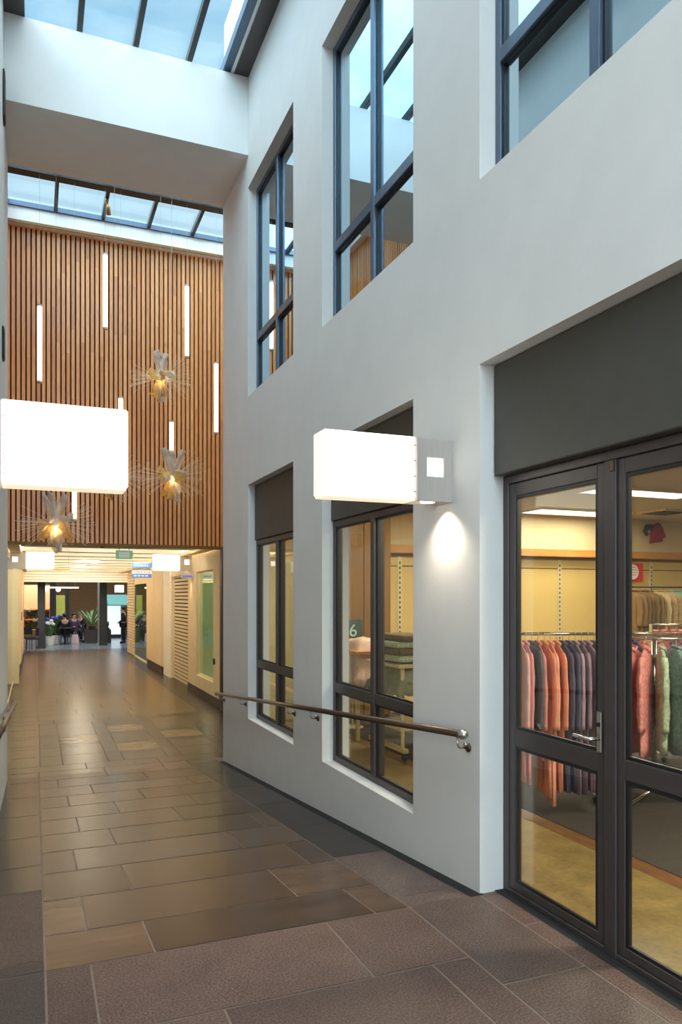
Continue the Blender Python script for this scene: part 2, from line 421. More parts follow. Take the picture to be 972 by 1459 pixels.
for x0, x1, y0, y1 in ((XL-.2,2.44,Y0,3.53),):
    b.q([(x0,y0,gz),(x1,y0,gz),(x1,y1,gz),(x0,y1,gz)])
b.q([(XL-.2,3.53,gz),(XR+.2,3.53,gz),(XR+.2,9.61,FARZ+gz),(XL-.2,9.61,FARZ+gz)])
b.q([(-1.3,9.61,FARZ+gz),(4.0,9.61,FARZ+gz),(4.0,31.4,FARZ+gz),(-1.3,31.4,FARZ+gz)])
fl = struct(b, 'floor', M['grout'], 'brown stone tiled floor running down the ramp', 'floor')
mg.build('granite_tiles', M['granite'], fl); ms.build('slate_tiles', M['slate'], fl)
r_ = MB()
ys = [3.56,9.61]
r_.q([(XRF,3.52,.001),(XR+.01,3.52,.001),(XR+.01,9.61,FARZ+.001),(XRF,9.61,FARZ+.001)])  # dark strip colours in the shade along the foot of the right wall
r_.q([(2.38,1.0,.002),(2.47,1.0,.002),(2.47,3.548,.002),(2.38,3.548,.002)])
r_.build('shade_strip', M['floor_shade'], fl)

# ------------------------------------------------------------------ windows in the passage wall
def window(name, label, ya, yb, z0, z1, zg, tr, g, panel, fx=XR+.10, jamb=.055):
    fm = M['bronze'] if panel else M['steel_blue']
    """frame plane at fx; zg = top of the glazing (underside of panel)"""
    w_ = thing(name, label, 'window', (fx, (ya+yb)/2, z0), kind='structure')
    fr = MB(); e = .002
    for a, b_ in ((ya+e, ya+jamb), (yb-jamb, yb-e)): fr.box(fx, fx+.07, a, b_, z0+e, zg)
    fr.box(fx, fx+.07, ya+jamb, yb-jamb, z0+e, z0+jamb).box(fx, fx+.07, ya+jamb, yb-jamb, zg-jamb, zg-e)
    f = fr.build('window_frame', fm, w_, bevel=.004)
    yc = (ya+yb)/2
    MB().box(fx-.012, fx+.08, yc-.032, yc+.032, z0+jamb, zg-jamb).build('mullion', fm, w_, bevel=.004)
    MB().box(fx-.008, fx+.076, ya+jamb, yb-jamb, tr[0], tr[1]).build('transom', fm, w_, bevel=.004)
    for a, b_ in ((ya+jamb, yc-.032), (yc+.032, yb-jamb)):
        for c, d in ((z0+jamb, tr[0]), (tr[1], zg-jamb)):
            MB().box(fx+.03, fx+.036, a+.001, b_-.001, c+.001, d-.001).build('pane', g, w_)
            k = .016
            bd = MB()
            for (p, q_, r, s_) in ((a,a+k,c,d),(b_-k,b_,c,d),(a+k,b_-k,c,c+k),(a+k,b_-k,d-k,d)): bd.box(fx+.012, fx+.029, p+.0005, q_-.0005, r+.0005, s_-.0005)
            bd.build('glazing_bead', M['black'], w_)
    if panel:
        MB().box(fx-.02, fx+.07, ya+.003, yb-.003, zg+.001, z1-.003).build('blind_panel', M['spandrel'], w_, bevel=.006)
    return w_
window('window_1', 'narrow shop window furthest down the ramp with dark panel above', YA[0], YA[1], SILL, HEAD, SPAN, (TR0,TR1), M['shopglass'], True)
window('window_2', 'shop window behind the handrail beside the box lamp', YB[0], YB[1], SILL, HEAD, SPAN, (TR0,TR1), M['shopglass'], True)
ut = (EYE+2.95, EYE+3.03)
window('window_3', 'upper reflecting window nearest the white beam', YA[0], YA[1], USILL, UHEAD, UHEAD-.003, ut, M['upglass'], False)
window('window_4', 'upper reflecting window between the two others', YB[0], YB[1], USILL, UHEAD, UHEAD-.003, ut, M['upglass'], False)
window('window_5', 'upper reflecting window above the shop door', YC[0], YC[1], USILL, UHEAD, UHEAD-.003, ut, M['upglass'], False)
window('window_6', 'upper reflecting window over the street end', -.5, 1.13, USILL, UHEAD, UHEAD-.003, ut, M['upglass'], False)
for i, (a, b_) in enumerate(((1.92,3.55),(4.337,6.012))):
    window('window_%d' % (7+i), ['upper window of the opposite wall above the left lamp', 'upper window of the opposite wall nearer the beam'][i], a, b_, USILL, UHEAD, UHEAD-.003, ut, M['upglass'], False, fx=XL-.17)
# dim rooms behind the upper glass
for s, x0, x1 in (('right', XR+.25, XR+3), ('left', XL-3, XL-.25)):
    u = MB(); xb = x1 if s == 'right' else x0
    u.box(xb-.02, xb+.02, Y0, YE-.14, USILL-.6, TOP); u.box(x0, x1, Y0, YE-.14, USILL-.62, USILL-.6); u.box(x0, x1, Y0, YE-.14, TOP-.02, TOP); u.box(x0, x1, Y0-.02, Y0, USILL-.6, TOP); u.box(x0,x1,YE-.16,YE-.14,USILL-.6,TOP)
    struct(u, 'wall_upper_'+s, M['upperroom'], 'dim room shell behind the upper windows on one side', 'wall')

# ------------------------------------------------------------------ shop door and side light
fx = XR+.152
d = thing('door_1', 'dark framed glass shop door with side light and grey panel over', 'door', (fx, 2.3, 0), kind='structure')
dz = EYE+.667
fr = MB().box(fx, fx+.08, 3.497, 3.546, .002, dz).box(fx, fx+.08, 1.01, 3.497, dz-.045, dz).box(fx, fx+.08, 1.002, 1.05, .002, dz-.045)
fr.box(fx-.004, fx+.084, 2.662, 2.735, .002, dz-.045).box(fx, fx+.08, 1.05, 3.497, .002, .028)
fr.build('door_frame', M['bronze'], d, bevel=.004)
def leaf(y0, y1, name, st, trz=(TR0, TR1)):
    b0, b1 = .03, dz-.048
    L_ = MB().box(fx+.006, fx+.05, y0, y0+st, b0, b1).box(fx+.006, fx+.05, y1-st, y1, b0, b1)
    L_.box(fx+.006, fx+.05, y0+st, y1-st, b0, b0+.045).box(fx+.006, fx+.05, y0+st, y1-st, b1-.07, b1).box(fx+.006, fx+.05, y0+st, y1-st, trz[0]-.005, trz[1]+.01)
    o = L_.build(name, M['bronze'], d, bevel=.004)
    for c, e in ((b0+.045, trz[0]-.005), (trz[1]+.01, b1-.07)):
        MB().box(fx+.025, fx+.031, y0+st+.001, y1-st-.001, c+.001, e-.001).build('pane', M['shopglass'], o)
        k = .018; a, b_ = y0+st, y1-st; bd = MB()
        for (p, q_, r, s_) in ((a,a+k,c,e),(b_-k,b_,c,e),(a+k,b_-k,c,c+k),(a+k,b_-k,e-k,e)): bd.box(fx+.010, fx+.024, p+.0005, q_-.0005, r+.0005, s_-.0005)
        bd.build('gasket', M['black'], o)
    return o
lf = leaf(2.738, 3.494, 'door_leaf', .052)
leaf(1.053, 2.659, 'side_light', .045)
hb = MB().box(fx-.008, fx+.006, 2.752, 2.782, EYE-.73, EYE-.54)
h = hb.build('handle_plate', M['chrome'], lf, bevel=.003)
MB().tube([(fx-.005,2.767,EYE-.665),(fx-.055,2.767,EYE-.665),(fx-.062,2.775,EYE-.665),(fx-.062,2.875,EYE-.662)], .0095, 10).build('lever', M['chrome'], h, smooth=True)
MB().tube([(fx-.014,2.767,EYE-.60),(fx+.0,2.767,EYE-.60)], .011, 12).build('keyhole', M['black'], h)
MB().box(fx-.012, fx+.0, 2.668, 2.69, dz-.10, dz-.05).build('pivot_plate', M['rail_bronze'], d, bevel=.002)
MB().box(XR+.085, fx+.06, 1.002, 3.535, dz+.001, HEAD-.003).build('blind_panel', M['spandrel'], d, bevel=.008)

# ------------------------------------------------------------------ skylights
def skylight(name, label, x0, x1, y0, y1, z, bars, extra=None):
    s_ = thing(name, label, 'skylight', ((x0+x1)/2, (y0+y1)/2, z), kind='structure')
    for bx in bars:
        MB().box(bx-.03, bx+.03, y0, y1, z-.09, z).build('glazing_bar', M['black'], s_, bevel=.004)
    xs = [x0]+bars+[x1]
    for a, b_ in zip(xs, xs[1:]):
        if b_-a > .08: MB().box(a+.002, b_-.002, y0, y1, z+.003, z+.011).build('pane', M['skyglass'], s_)
    return s_
s1 = skylight('window_9', 'long skylight over the passage with dark glazing bars', XL, 2.10, Y0, YE+.2, TOP+.14, [.443, 1.03, 1.62])
MB().box(XR-.165, XR+.06, Y0, YE+.2, TOP+.001, TOP+.10).build('kerb', M['bronze'], s1)
MB().box(XR-.20, XR-.166, Y0, YE+.2, TOP+.02, TOP+.12).build('flashing', M['plaster_lit'], s1)
MB().box(XR-.29, XR-.201, Y0, YE+.2, TOP+.03, TOP+.14).build('kerb', M['steel_blue'], s1)
MB().box(XL-.06, XL+.20, Y0, YE+.2, TOP+.001, TOP+.12).build('kerb', M['bronze'], s1)
struct(MB().box(2.30, 2.55, Y0, 9.66, TOP+.12, EYE+7.49), 'wall_parapet', M['plaster_lit'], 'white upstand wall outside the passage skylight', 'wall')
s2 = skylight('window_10', 'far skylight over the tall hall above the cedar wall', hl, hr, YE-.1, HY+.1, EYE+6.68, [-.45,.327,1.107,1.887,2.668])
for a, b_, zz in ((12.40,12.58,.16),(12.66,12.70,.10),(10.9,11.0,.10)):
    MB().box(hl, hr, a, b_, EYE+6.67-zz, EYE+6.67-.0).build('cross_rail', M['black'], s2, bevel=.004)
MB().box(hl, hr, 13.7, 13.742, EYE+6.58, EYE+6.66).build('edge_rail', M['steel_blue'], s2)
# brass spot on a glazing bar
sp_ = thing('spotlight', 'small brass spotlight clamped under the far skylight bar', 'spotlight', (1.107, 13.0, EYE+6.59))
MB().box(1.08,1.134,12.93,13.05,EYE+6.56,EYE+6.589).build('clamp', M['brass'], sp_, bevel=.004)
MB().tube([(1.107,12.98,EYE+6.56),(1.107,12.98,EYE+6.49)], .010).build('stem', M['brass'], sp_, smooth=True)
MB().tube([(1.12,12.96,EYE+6.50),(1.125,12.98,EYE+6.45),(1.14,13.03,EYE+6.36)], [.022,.034,.038], 14).build('lamp_head', M['brass'], sp_, smooth=True)

# ------------------------------------------------------------------ box lamps
def box_lamp(side, wx, yc, zt, label, group, ln=.57, br=.235, hgt=.3715, dep=.18):
    s_ = -1 if side == 'r' else 1            # direction out of the wall
    y0, y1 = yc-dep/2, yc+dep/2; z0 = zt-hgt
    o = thing('box_lamp', label, 'wall lamp', (wx, yc, z0), group)
    xa, xb = wx+s_*br, wx+s_*(br+ln)
    e = .004
    sh = MB().box(xa+s_*.002, xb, y0+.006, y1-.006, z0+.012, zt).build('shade', M['lampshade'], o, bevel=.006)
    MB().box(xa+s_*.004, xb-s_*.006, y0+.012, y1-.012, z0, z0+.011).build('underside', M['lampbase'], sh)
    MB().box(xb+s_*.001, xb+s_*.004, y0+.012, y1-.012, z0+.018, zt-.006).build('end_panel', M['lampend'], sh)
    # steel bracket wrapped round a square lit aperture
    hw = .056; ac = wx+s_*min(.113, br-.09); zc = z0+.20
    bk = MB()
    xs0, xs1 = sorted((wx, xa))
    pierced(bk, [xs0, ac-hw, ac+hw, xs1], [z0, zc-hw, zc+hw, zt-.008], [(ac-hw, ac+hw, zc-hw, zc+hw)], lambda u,v,q: (u,q,v), y0-.008, y0+.012)
    bk.box(xs0, xs1, y1-.008, y1+.004, z0, zt-.008).box(xs0, xs1, y0+.012, y1-.008, zt-.018, zt-.008)
    bk.box(min(wx, wx+s_*.006), max(wx, wx+s_*.006), y0+.012, y1-.008, z0, zt-.018)
    b_ = bk.build('bracket', M['brushed'], o)
    MB().box(ac-hw+.001, ac+hw-.001, y0+.004, y0+.010, zc-hw+.001, zc+hw-.001).build('aperture_glass', M['lampshade'], b_)
    for k in range(4):
        zz = z0+.05+k*.09
        MB().tube([(xa+s_*.012, y0+.006, zz),(xa+s_*.012, y0-.002, zz)], .005, 8).build('screw', M['chrome'], sh)
    MB().lathe([(.045,z0+.002),(.045,z0+.03),(.03,z0+.04)], ac, yc, 16).build('downlight', M['lampshade'], b_)
    return o, ac, z0
o, ac, z0 = box_lamp('r', XR, 3.94, EYE+.9255, 'big white box lamp on the right wall above the handrail end', 'box lamps on the walls')
light('downlight_right', 'SPOT', (XR-.085, 3.90, z0-.012), 19, (1,.88,.70), (0, 0, 0), spot_size=math.radians(124), spot_blend=1, shadow_soft_size=.015)
o, ac, z0 = box_lamp('l', XL, 3.93, EYE+.9255, 'big white box lamp cut by the left edge in front of the slats', 'box lamps on the walls', ln=.575, br=.15, hgt=.40)
light('downlight_left', 'SPOT', (XL+.058, 3.90, z0-.015), 15, (1,.88,.70), (0, 0, 0), spot_size=math.radians(112), spot_blend=1, shadow_soft_size=.015)
box_lamp('r', 3.3, 17.1, EYE+.935, 'small looking box lamp beside the roller shutter in the far corridor', 'box lamps on the walls', ln=.58, br=.27)
box_lamp('l', -.5, 17.1, EYE+.935, 'small looking box lamp above the cream pillar in the far corridor', 'box lamps on the walls', ln=.55, br=.32)
light('downlight_far_right', 'SPOT', (3.18, 17.1, EYE+.5), 14, (1,.82,.58), spot_size=math.radians(70), spot_blend=.8)
light('downlight_far_left', 'SPOT', (-.36, 17.1, EYE+.5), 14, (1,.82,.58), spot_size=math.radians(70), spot_blend=.8)

# ------------------------------------------------------------------ handrails
def handrail(wx, s_, brk, label, y0=3.60, y1=9.72):
    rx = wx+s_*.075
    rz = lambda y: EYE-.77-.0834*(y-3.57)
    o = thing('handrail', label, 'handrail', (wx, (y0+y1)/2, rz((y0+y1)/2)))
    MB().tube([(rx,y0,rz(y0)),(rx,y1,rz(y1))], .0215, 16).build('rail', M['rail_bronze'], o, smooth=True)
    for y, r in ((y0,.031),(y1,.028)): MB().ball(rx, y, rz(y), r, 16).build('end_cap', M['chrome'], o, smooth=True)
    for y in brk:
        z = rz(y)
        b_ = MB().tube([(rx,y,z-.015),(rx,y,z-.06),(rx-s_*.006,y,z-.075),(rx-s_*.02,y,z-.085),(wx+s_*.012,y,z-.085)], .0065, 8).build('bracket', M['chrome'], o, smooth=True)
        MB().tube([(wx+s_*.001,y,z-.085),(wx+s_*.010,y,z-.085),(wx+s_*.016,y,z-.085)], [.026,.026,.016], 16).build('rosette', M['rail_bronze'], b_, smooth=True)
        MB().ball(wx+s_*.022, y, z-.066, .014, 10).build('knuckle', M['chrome'], b_, smooth=True)
handrail(XR, -1, [3.66, 6.10, 6.73, 8.50, 9.58], 'round bronze handrail sloping along the right wall under the windows')
handrail(XL, 1, [3.66, 5.2, 6.7, 8.2, 9.55], 'round bronze handrail sloping along the left wall')
# two dark boxes on the left wall
for z0, z1, y0, lab in ((EYE+4.78,EYE+5.25,8.15,'black wall box high up at the left edge under the beam'),(EYE+2.34,EYE+2.64,8.0,'black rounded wall box at the left edge beside the slats')):
    o = thing('wall_speaker', lab, 'speaker', (XL, y0+.1, z0))
    MB().box(XL+.001, XL+.02, y0, y0+.2, z0, z1).build('body', M['black'], o, bevel=.008)
    MB().box(XL+.02, XL+.024, y0+.015, y0+.185, z0+.02, z1-.02).build('grille', M['skirting'], o)

# ------------------------------------------------------------------ hanging tubes and crinkled pendants
def toY(px, py, Y):
    tt = (px-486)/F; D = Y/(math.cos(TH)-tt*math.sin(TH))
    return Vector((D*(math.sin(TH)+tt*math.cos(TH)), Y, EYE+(849-py)*D/F))
tubes = [(56.5,435,'leftmost tall tube light'),(150,362,'highest tube light, over the left lamp'),(266.5,407,'tube light above the upper crinkled pendant, right of centre'),(308,517,'tube light beside the white wall corner'),
         (172,566,'tube light rising from behind the left box lamp'),(244.5,600,'tube light ending in a golden pendant'),(106,634,'lowest tube light under the left box lamp')]
for px, py, lab in tubes:
    p = toY(px, py, 12.45); q_ = p.z-1.2
    o = thing('tube_light', 'slim glowing '+lab, 'pendant light', (p.x, p.y, q_), 'glowing tubes before the cedar wall')
    MB().tube([(p.x,p.y,q_+.03),(p.x,p.y,p.z-.02)], .036, 16).build('tube', M['tube'], o, smooth=True)
    MB().tube([(p.x,p.y,q_),(p.x,p.y,q_+.03)], .037, 16).build('end_cap', M['brushed'], o)
    c = MB().tube([(p.x,p.y,p.z-.02),(p.x,p.y,p.z+.01)], .037, 16).build('end_cap', M['brushed'], o)
    MB().tube([(p.x,p.y,p.z+.01),(p.x,p.y,EYE+6.52)], .002, 6).build('suspension_wire', M['wire'], c)

def petal(mb, c, d, ln, wd, rr, curl=.3):
    d = Vector(d).normalized(); s_ = d.cross(Vector((rr.uniform(-1,1), rr.uniform(-1,1), rr.uniform(-1,1)))).normalized(); n_ = d.cross(s_)
    nu, nv = 7, 7; g = []
    for i in range(nu):
        u = i/(nu-1); r_ = []
        wv = wd*(math.sin(PI*min(.96, .14+u*.80))**.8)
        for j in range(nv):
            v = j/(nv-1)*2-1
            p = Vector(c)+d*(ln*u)+s_*(wv*v*.5)+n_*(curl*ln*u*u*.5 + .055*math.sin(j*2.1+i*.7)*(.3+u) + .25*wv*v*v*.5)
            p += Vector((rr.uniform(-1,1), rr.uniform(-1,1), rr.uniform(-1,1)))*.010
            r_.append(p)
        g.append(r_)
    base = len(mb.v); mb.v += [tuple(p) for r_ in g for p in r_]
    for i in range(nu-1):
        for j in range(nv-1):
            a = base+i*nv+j; mb.f.append((a,a+1,a+nv+1,a+nv)); mb.c.append(None)
def pendant(px, py, Y, sc_, lab, seed, up=True, energy=10):
    rr = random.Random(seed); c = toY(px, py, Y)
    o = thing('crinkled_pendant', lab, 'pendant light', c, 'crinkled mesh pendants')
    dirs_up = [(-.25,-.2,1),(.35,-.1,1),(.05,.2,1.1)]
    dirs_dn = [(-.2,-.3,-1),(.2,-.3,-1),(.45,-.1,-.8),(-.45,.1,-.7),(0,.3,-1)]
    dirs_sd = [(-1,-.3,.15),(1,-.3,.2),(-.7,.5,0),(.7,.5,0),(.3,-1,.1),(-.3,-1,-.1)]
    for d_ in dirs_up:
        mb = MB(); petal(mb, c, [k+rr.uniform(-.15,.15) for k in d_], .46*sc_, .11*sc_, rr); mb.build('petal', M['petal_white'], o, smooth=True)
    for q_, d_ in enumerate(dirs_dn):
        mb = MB(); petal(mb, c, [k+rr.uniform(-.2,.2) for k in d_], (.42 if q_ < 2 else .32)*sc_, .17*sc_, rr); mb.build('petal', M['petal_gold'] if q_ in (0,2,3) else M['petal_white'], o, smooth=True)
    for k, d_ in enumerate(dirs_sd):
        mb = MB(); petal(mb, c, d_, .25*sc_, .19*sc_, rr, .6); mb.build('petal', M['petal_white'] if k % 2 else M['petal_gold'], o, smooth=True)
    for d_ in ((-1,-.2,.0),(-.9,-.2,-.35),(1,-.2,.1),(.9,-.2,-.4),(.2,-.6,-1.0),(.8,-.3,.6)):
        mb = MB(); d_ = Vector(d_).normalized()
        for k in range(16):
            e = (d_+Vector((rr.gauss(0,.22), rr.gauss(0,.22), rr.gauss(0,.22)))).normalized()
            a = c+e*.12*sc_; b_ = c+e*(.42+rr.uniform(0,.14))*sc_
            mb.tube([a, (a+b_)/2+Vector((0,0,.01)), b_], [.0016,.0014,.0012], 4, cap=False)
            mb.ball(b_.x, b_.y, b_.z, .006, 5)
        mb.build('filament_fan', M['filament'], o)
    MB().ball(c.x, c.y, c.z, .03, 12).build('bulb', M['tube'], o, smooth=True)
    MB().tube([(c.x,c.y,c.z+.04),(c.x,c.y,EYE+6.684)], .0018, 6).build('suspension_wire', M['wire'], o)
    light('pendant_glow', 'POINT', c+Vector((0,-.02,-.07)), energy, (1,.72,.36), shadow_soft_size=.05)
pendant(229, 540, 12.0, .92, 'pale crinkled mesh pendant hanging highest before the slats', 3, energy=6)
pendant(245, 680, 11.7, .98, 'golden crinkled mesh pendant at the foot of a tube light', 5, energy=13)
pendant(80, 747, 11.4, .98, 'golden crinkled mesh pendant lowest at the left', 8, energy=13)
pendant(163, 680, 12.2, .85, 'crinkled mesh pendant mostly hidden behind the left box lamp', 11, energy=4)

# ------------------------------------------------------------------ shop interior
SX, SY = 11.5, 9.5
struct(MB().box(2.44, 3.36, -.9, SY, -.05, -.001), 'floor_shop', M['concrete'], 'ochre concrete strip inside the shop door', 'floor')
struct(MB().box(3.36, 3.50, -.9, SY, -.05, .0), 'trim_3', M['threshold'], 'worn timber strip edging the shop carpet', 'trim')
struct(MB().box(3.50, SX, -.9, SY, -.05, .004), 'floor_carpet', M['carpet'], 'dark shop carpet', 'floor')
struct(MB().box(XR+.25, SX, -1, SY+.02, EYE+1.25, EYE+1.30), 'ceiling_shop', M['shopceil'], 'shop ceiling with light panels', 'ceiling')
bw = struct(MB().box(XR+.25, SX, SY, SY+.03, -.05, EYE+1.25), 'wall_shop_back', M['shopwall'], 'mustard cream back wall of the shop', 'wall')
struct(MB().box(SX, SX+.1, -1, SY, -.05, EYE+1.25).box(XR+.25, SX, -1, -.9, -.05, EYE+1.25), 'wall_shop_side', M['shopwall'], 'far side wall of the shop', 'wall')
cor = thing('wall_shelf', 'long honey oak cornice shelf across the shop back wall', 'shelf', (7.5, SY, EYE+.6))
MB().box(4.42, SX, SY-.16, SY-.001, EYE+.60, EYE+.715).build('board', M['oak'], cor, bevel=.006)
MB().box(4.42, SX, SY-.05, SY-.001, EYE+.56, EYE+.60).build('batten', M['brownwood'], cor)
MB().box(4.42, SX, SY-.012, SY-.001, .02, EYE+.415).build('wall_panel', M['shoppanel'], bw)
MB().box(4.42, SX, SY-.008, SY-.001, EYE+.415, EYE+.43).build('panel_joint', M['slot'], bw)
MB().box(4.42, SX, SY-.012, SY-.001, EYE+.43, EYE+.56).build('wall_panel', M['shoppanel'], bw)
for i, xx in enumerate((4.78, 6.1, 7.56, 9.42, 10.8)):
    o = thing('slotted_upright', ['cream slotted wall upright seen through the ramp window','cream slotted wall upright hidden by the door jamb','cream slotted wall upright above the pink outfits','cream slotted wall upright above the tan tops','cream slotted wall upright past the side light'][i], 'wall upright', (xx, SY, .3), 'slotted uprights on the shop wall')
    MB().box(xx-.035, xx+.035, SY-.022, SY-.0125, .3, EYE+.56).build('strip', M['stdmetal'], o)
    s_ = MB(); z = .35
    while z < EYE+.5: s_.box(xx-.010, xx+.012, SY-.025, SY-.0221, z, z+.035); z += .07
    s_.build('slots', M['slot'], o)
# brown wooden pier with number card
o = thing('wardrobe', 'brown veneered cupboard behind the pink covered table', 'cupboard', (4.0, 9.2, 0))
MB().box(3.60, 4.40, 9.0, 9.49, .05, EYE+1.1).build('carcass', M['brownwood'], o, bevel=.004)
for a, b_ in ((3.61,3.995),(4.005,4.39)):
    dd = MB().box(a, b_, 8.975, 8.999, .08, EYE+1.08).build('door', M['brownwood'], o, bevel=.004)
    MB().tube([(b_-.04 if a < 3.7 else a+.04, 8.96, .9),(b_-.04 if a < 3.7 else a+.04, 8.96, 1.1)], .008).build('handle', M['brass'], dd)
MB().box(3.60, 4.40, 9.0, 9.49, 0, .05).build('plinth', M['skirting'], o)
cp = toY(503, 893, 8.6)
o = thing('number_card', 'dark teal card bearing a pale 6 behind the pink covered table', 'sign', (cp.x, cp.y, cp.z-.14))
cd_ = MB().box(cp.x-.12, cp.x+.13, cp.y, cp.y+.012, cp.z-.17, cp.z+.09).build('card', mat('teal card', lin(30,62,62), .5), o)
MB().tube([(cp.x,cp.y+.02,0.005),(cp.x,cp.y+.02,cp.z-.1)], .012).build('stand', M['stdmetal'], o)
MB().lathe([(.14,.005),(.14,.015),(.02,.025)], cp.x, cp.y+.02).build('foot', M['stdmetal'], o)
fc = bpy.data.curves.new('numeral', 'FONT'); fc.body = '6'; fc.size = .22; fc.align_x = 'CENTER'; fc.extrude = .002; fc.materials.append(mat('pale green ink', lin(170,205,180), .6))
fo = bpy.data.objects.new('numeral', fc); COL.objects.link(fo); fo.parent = o; fo.rotation_euler = (PI/2,0,0); fo.location = (0,-.004,.02)
bpy.context.view_layer.update()
fm_ = bpy.data.meshes.new_from_object(fo.evaluated_get(bpy.context.evaluated_depsgraph_get()))
no = bpy.data.objects.new('numeral_six', fm_); no.parent = o; no.rotation_euler = fo.rotation_euler; no.location = fo.location
bpy.data.objects.remove(fo); COL.objects.link(no); no.name = 'lettering'

def troffer(x, y, lx, ly, label, en):
    o = thing('ceiling_light', label, 'ceiling light', (x, y, EYE+1.22), 'light panels in the shop ceiling')
    f_ = MB(); z0, z1 = EYE+1.215, EYE+1.249
    f_.box(x-lx/2-.02, x+lx/2+.02, y-ly/2-.02, y-ly/2, z0, z1).box(x-lx/2-.02, x+lx/2+.02, y+ly/2, y+ly/2+.02, z0, z1).box(x-lx/2-.02, x-lx/2, y-ly/2, y+ly/2, z0, z1).box(x+lx/2, x+lx/2+.02, y-ly/2, y+ly/2, z0, z1)
    f_.build('frame', M['sign_white'], o)
    MB().box(x-lx/2, x+lx/2, y-ly/2, y+ly/2, z0+.006, z1).build('diffuser', M['diffuser'], o)
    light('shop_troffer', 'AREA', (x, y, z0-.004), en, (1,.92,.76), shape='RECTANGLE', size=lx, size_y=ly)
troffer(7.4, 8.9, 1.6, .5, 'lit panel in the shop ceiling close to the oak shelf', 26)
troffer(6.7, 6.9, 1.5, .4, 'lit panel in the shop ceiling above the pink outfits', 90)
troffer(8.6, 5.0, 1.2, .5, 'lit panel in the shop ceiling seen through the side light', 80)
troffer(4.3, 7.6, 1.2, .4, 'lit panel in the shop ceiling behind the ramp windows', 45)
troffer(4.0, 2.4, 1.2, .4, 'added lit panel in the shop ceiling inside the door', 110)  # fill panel added to light the garments from the front
vt = toY(948, 733, 8.4)
o = thing('ceiling_vent', 'square grey vent in the shop ceiling above the red top', 'vent', (vt.x, vt.y, EYE+1.23))
MB().box(vt.x-.28, vt.x+.28, vt.y-.28, vt.y+.28, EYE+1.225, EYE+1.249).build('frame', M['stdmetal'], o)
s_ = MB()
for k in range(6): s_.box(vt.x-.23, vt.x+.23, vt.y-.22+k*.08, vt.y-.18+k*.08, EYE+1.216, EYE+1.2245)
s_.build('grille', M['slot'], o)

# garments -----------------------------------------------------------
cloth = {}
def cl(k, rgb, noise=.12, scale=9):
    cloth[k] = mat('cloth '+k, lin(*rgb), .85, noise=noise, scale=scale); return cloth[k]
for k, rgb in dict(rose=(216,138,138), blush=(226,166,156), coral=(224,142,112), peach=(230,160,130), navy=(80,76,104), plum=(132,104,124), mauve=(158,128,142), wine=(106,76,84),
                   slate=(84,88,98), tan=(132,100,54), olive=(106,84,46), sand=(196,172,122), mint=(150,180,156), salmon=(228,152,142)).items(): cl(k, rgb)
cl('floral_red', (220,124,116), .4, 40); cl('floral_green', (172,186,156), .5, 40); cl('floral_sand', (190,160,112), .45, 40); cl('floral_blue', (132,150,150), .5, 40); cl('print_pink', (220,138,130), .4, 40)
def ell(hw, hd, z, n, ph, amp, y=0, x=0):
    r_ = []
    for j in range(n):
        a = 2*PI*j/n; wv = 1+amp*math.sin(5*a+ph)+amp*.6*math.sin(9*a+ph*2.3)
        r_.append((x+hd*math.cos(a)*wv, y+hw*math.sin(a)*wv, z))
    return r_
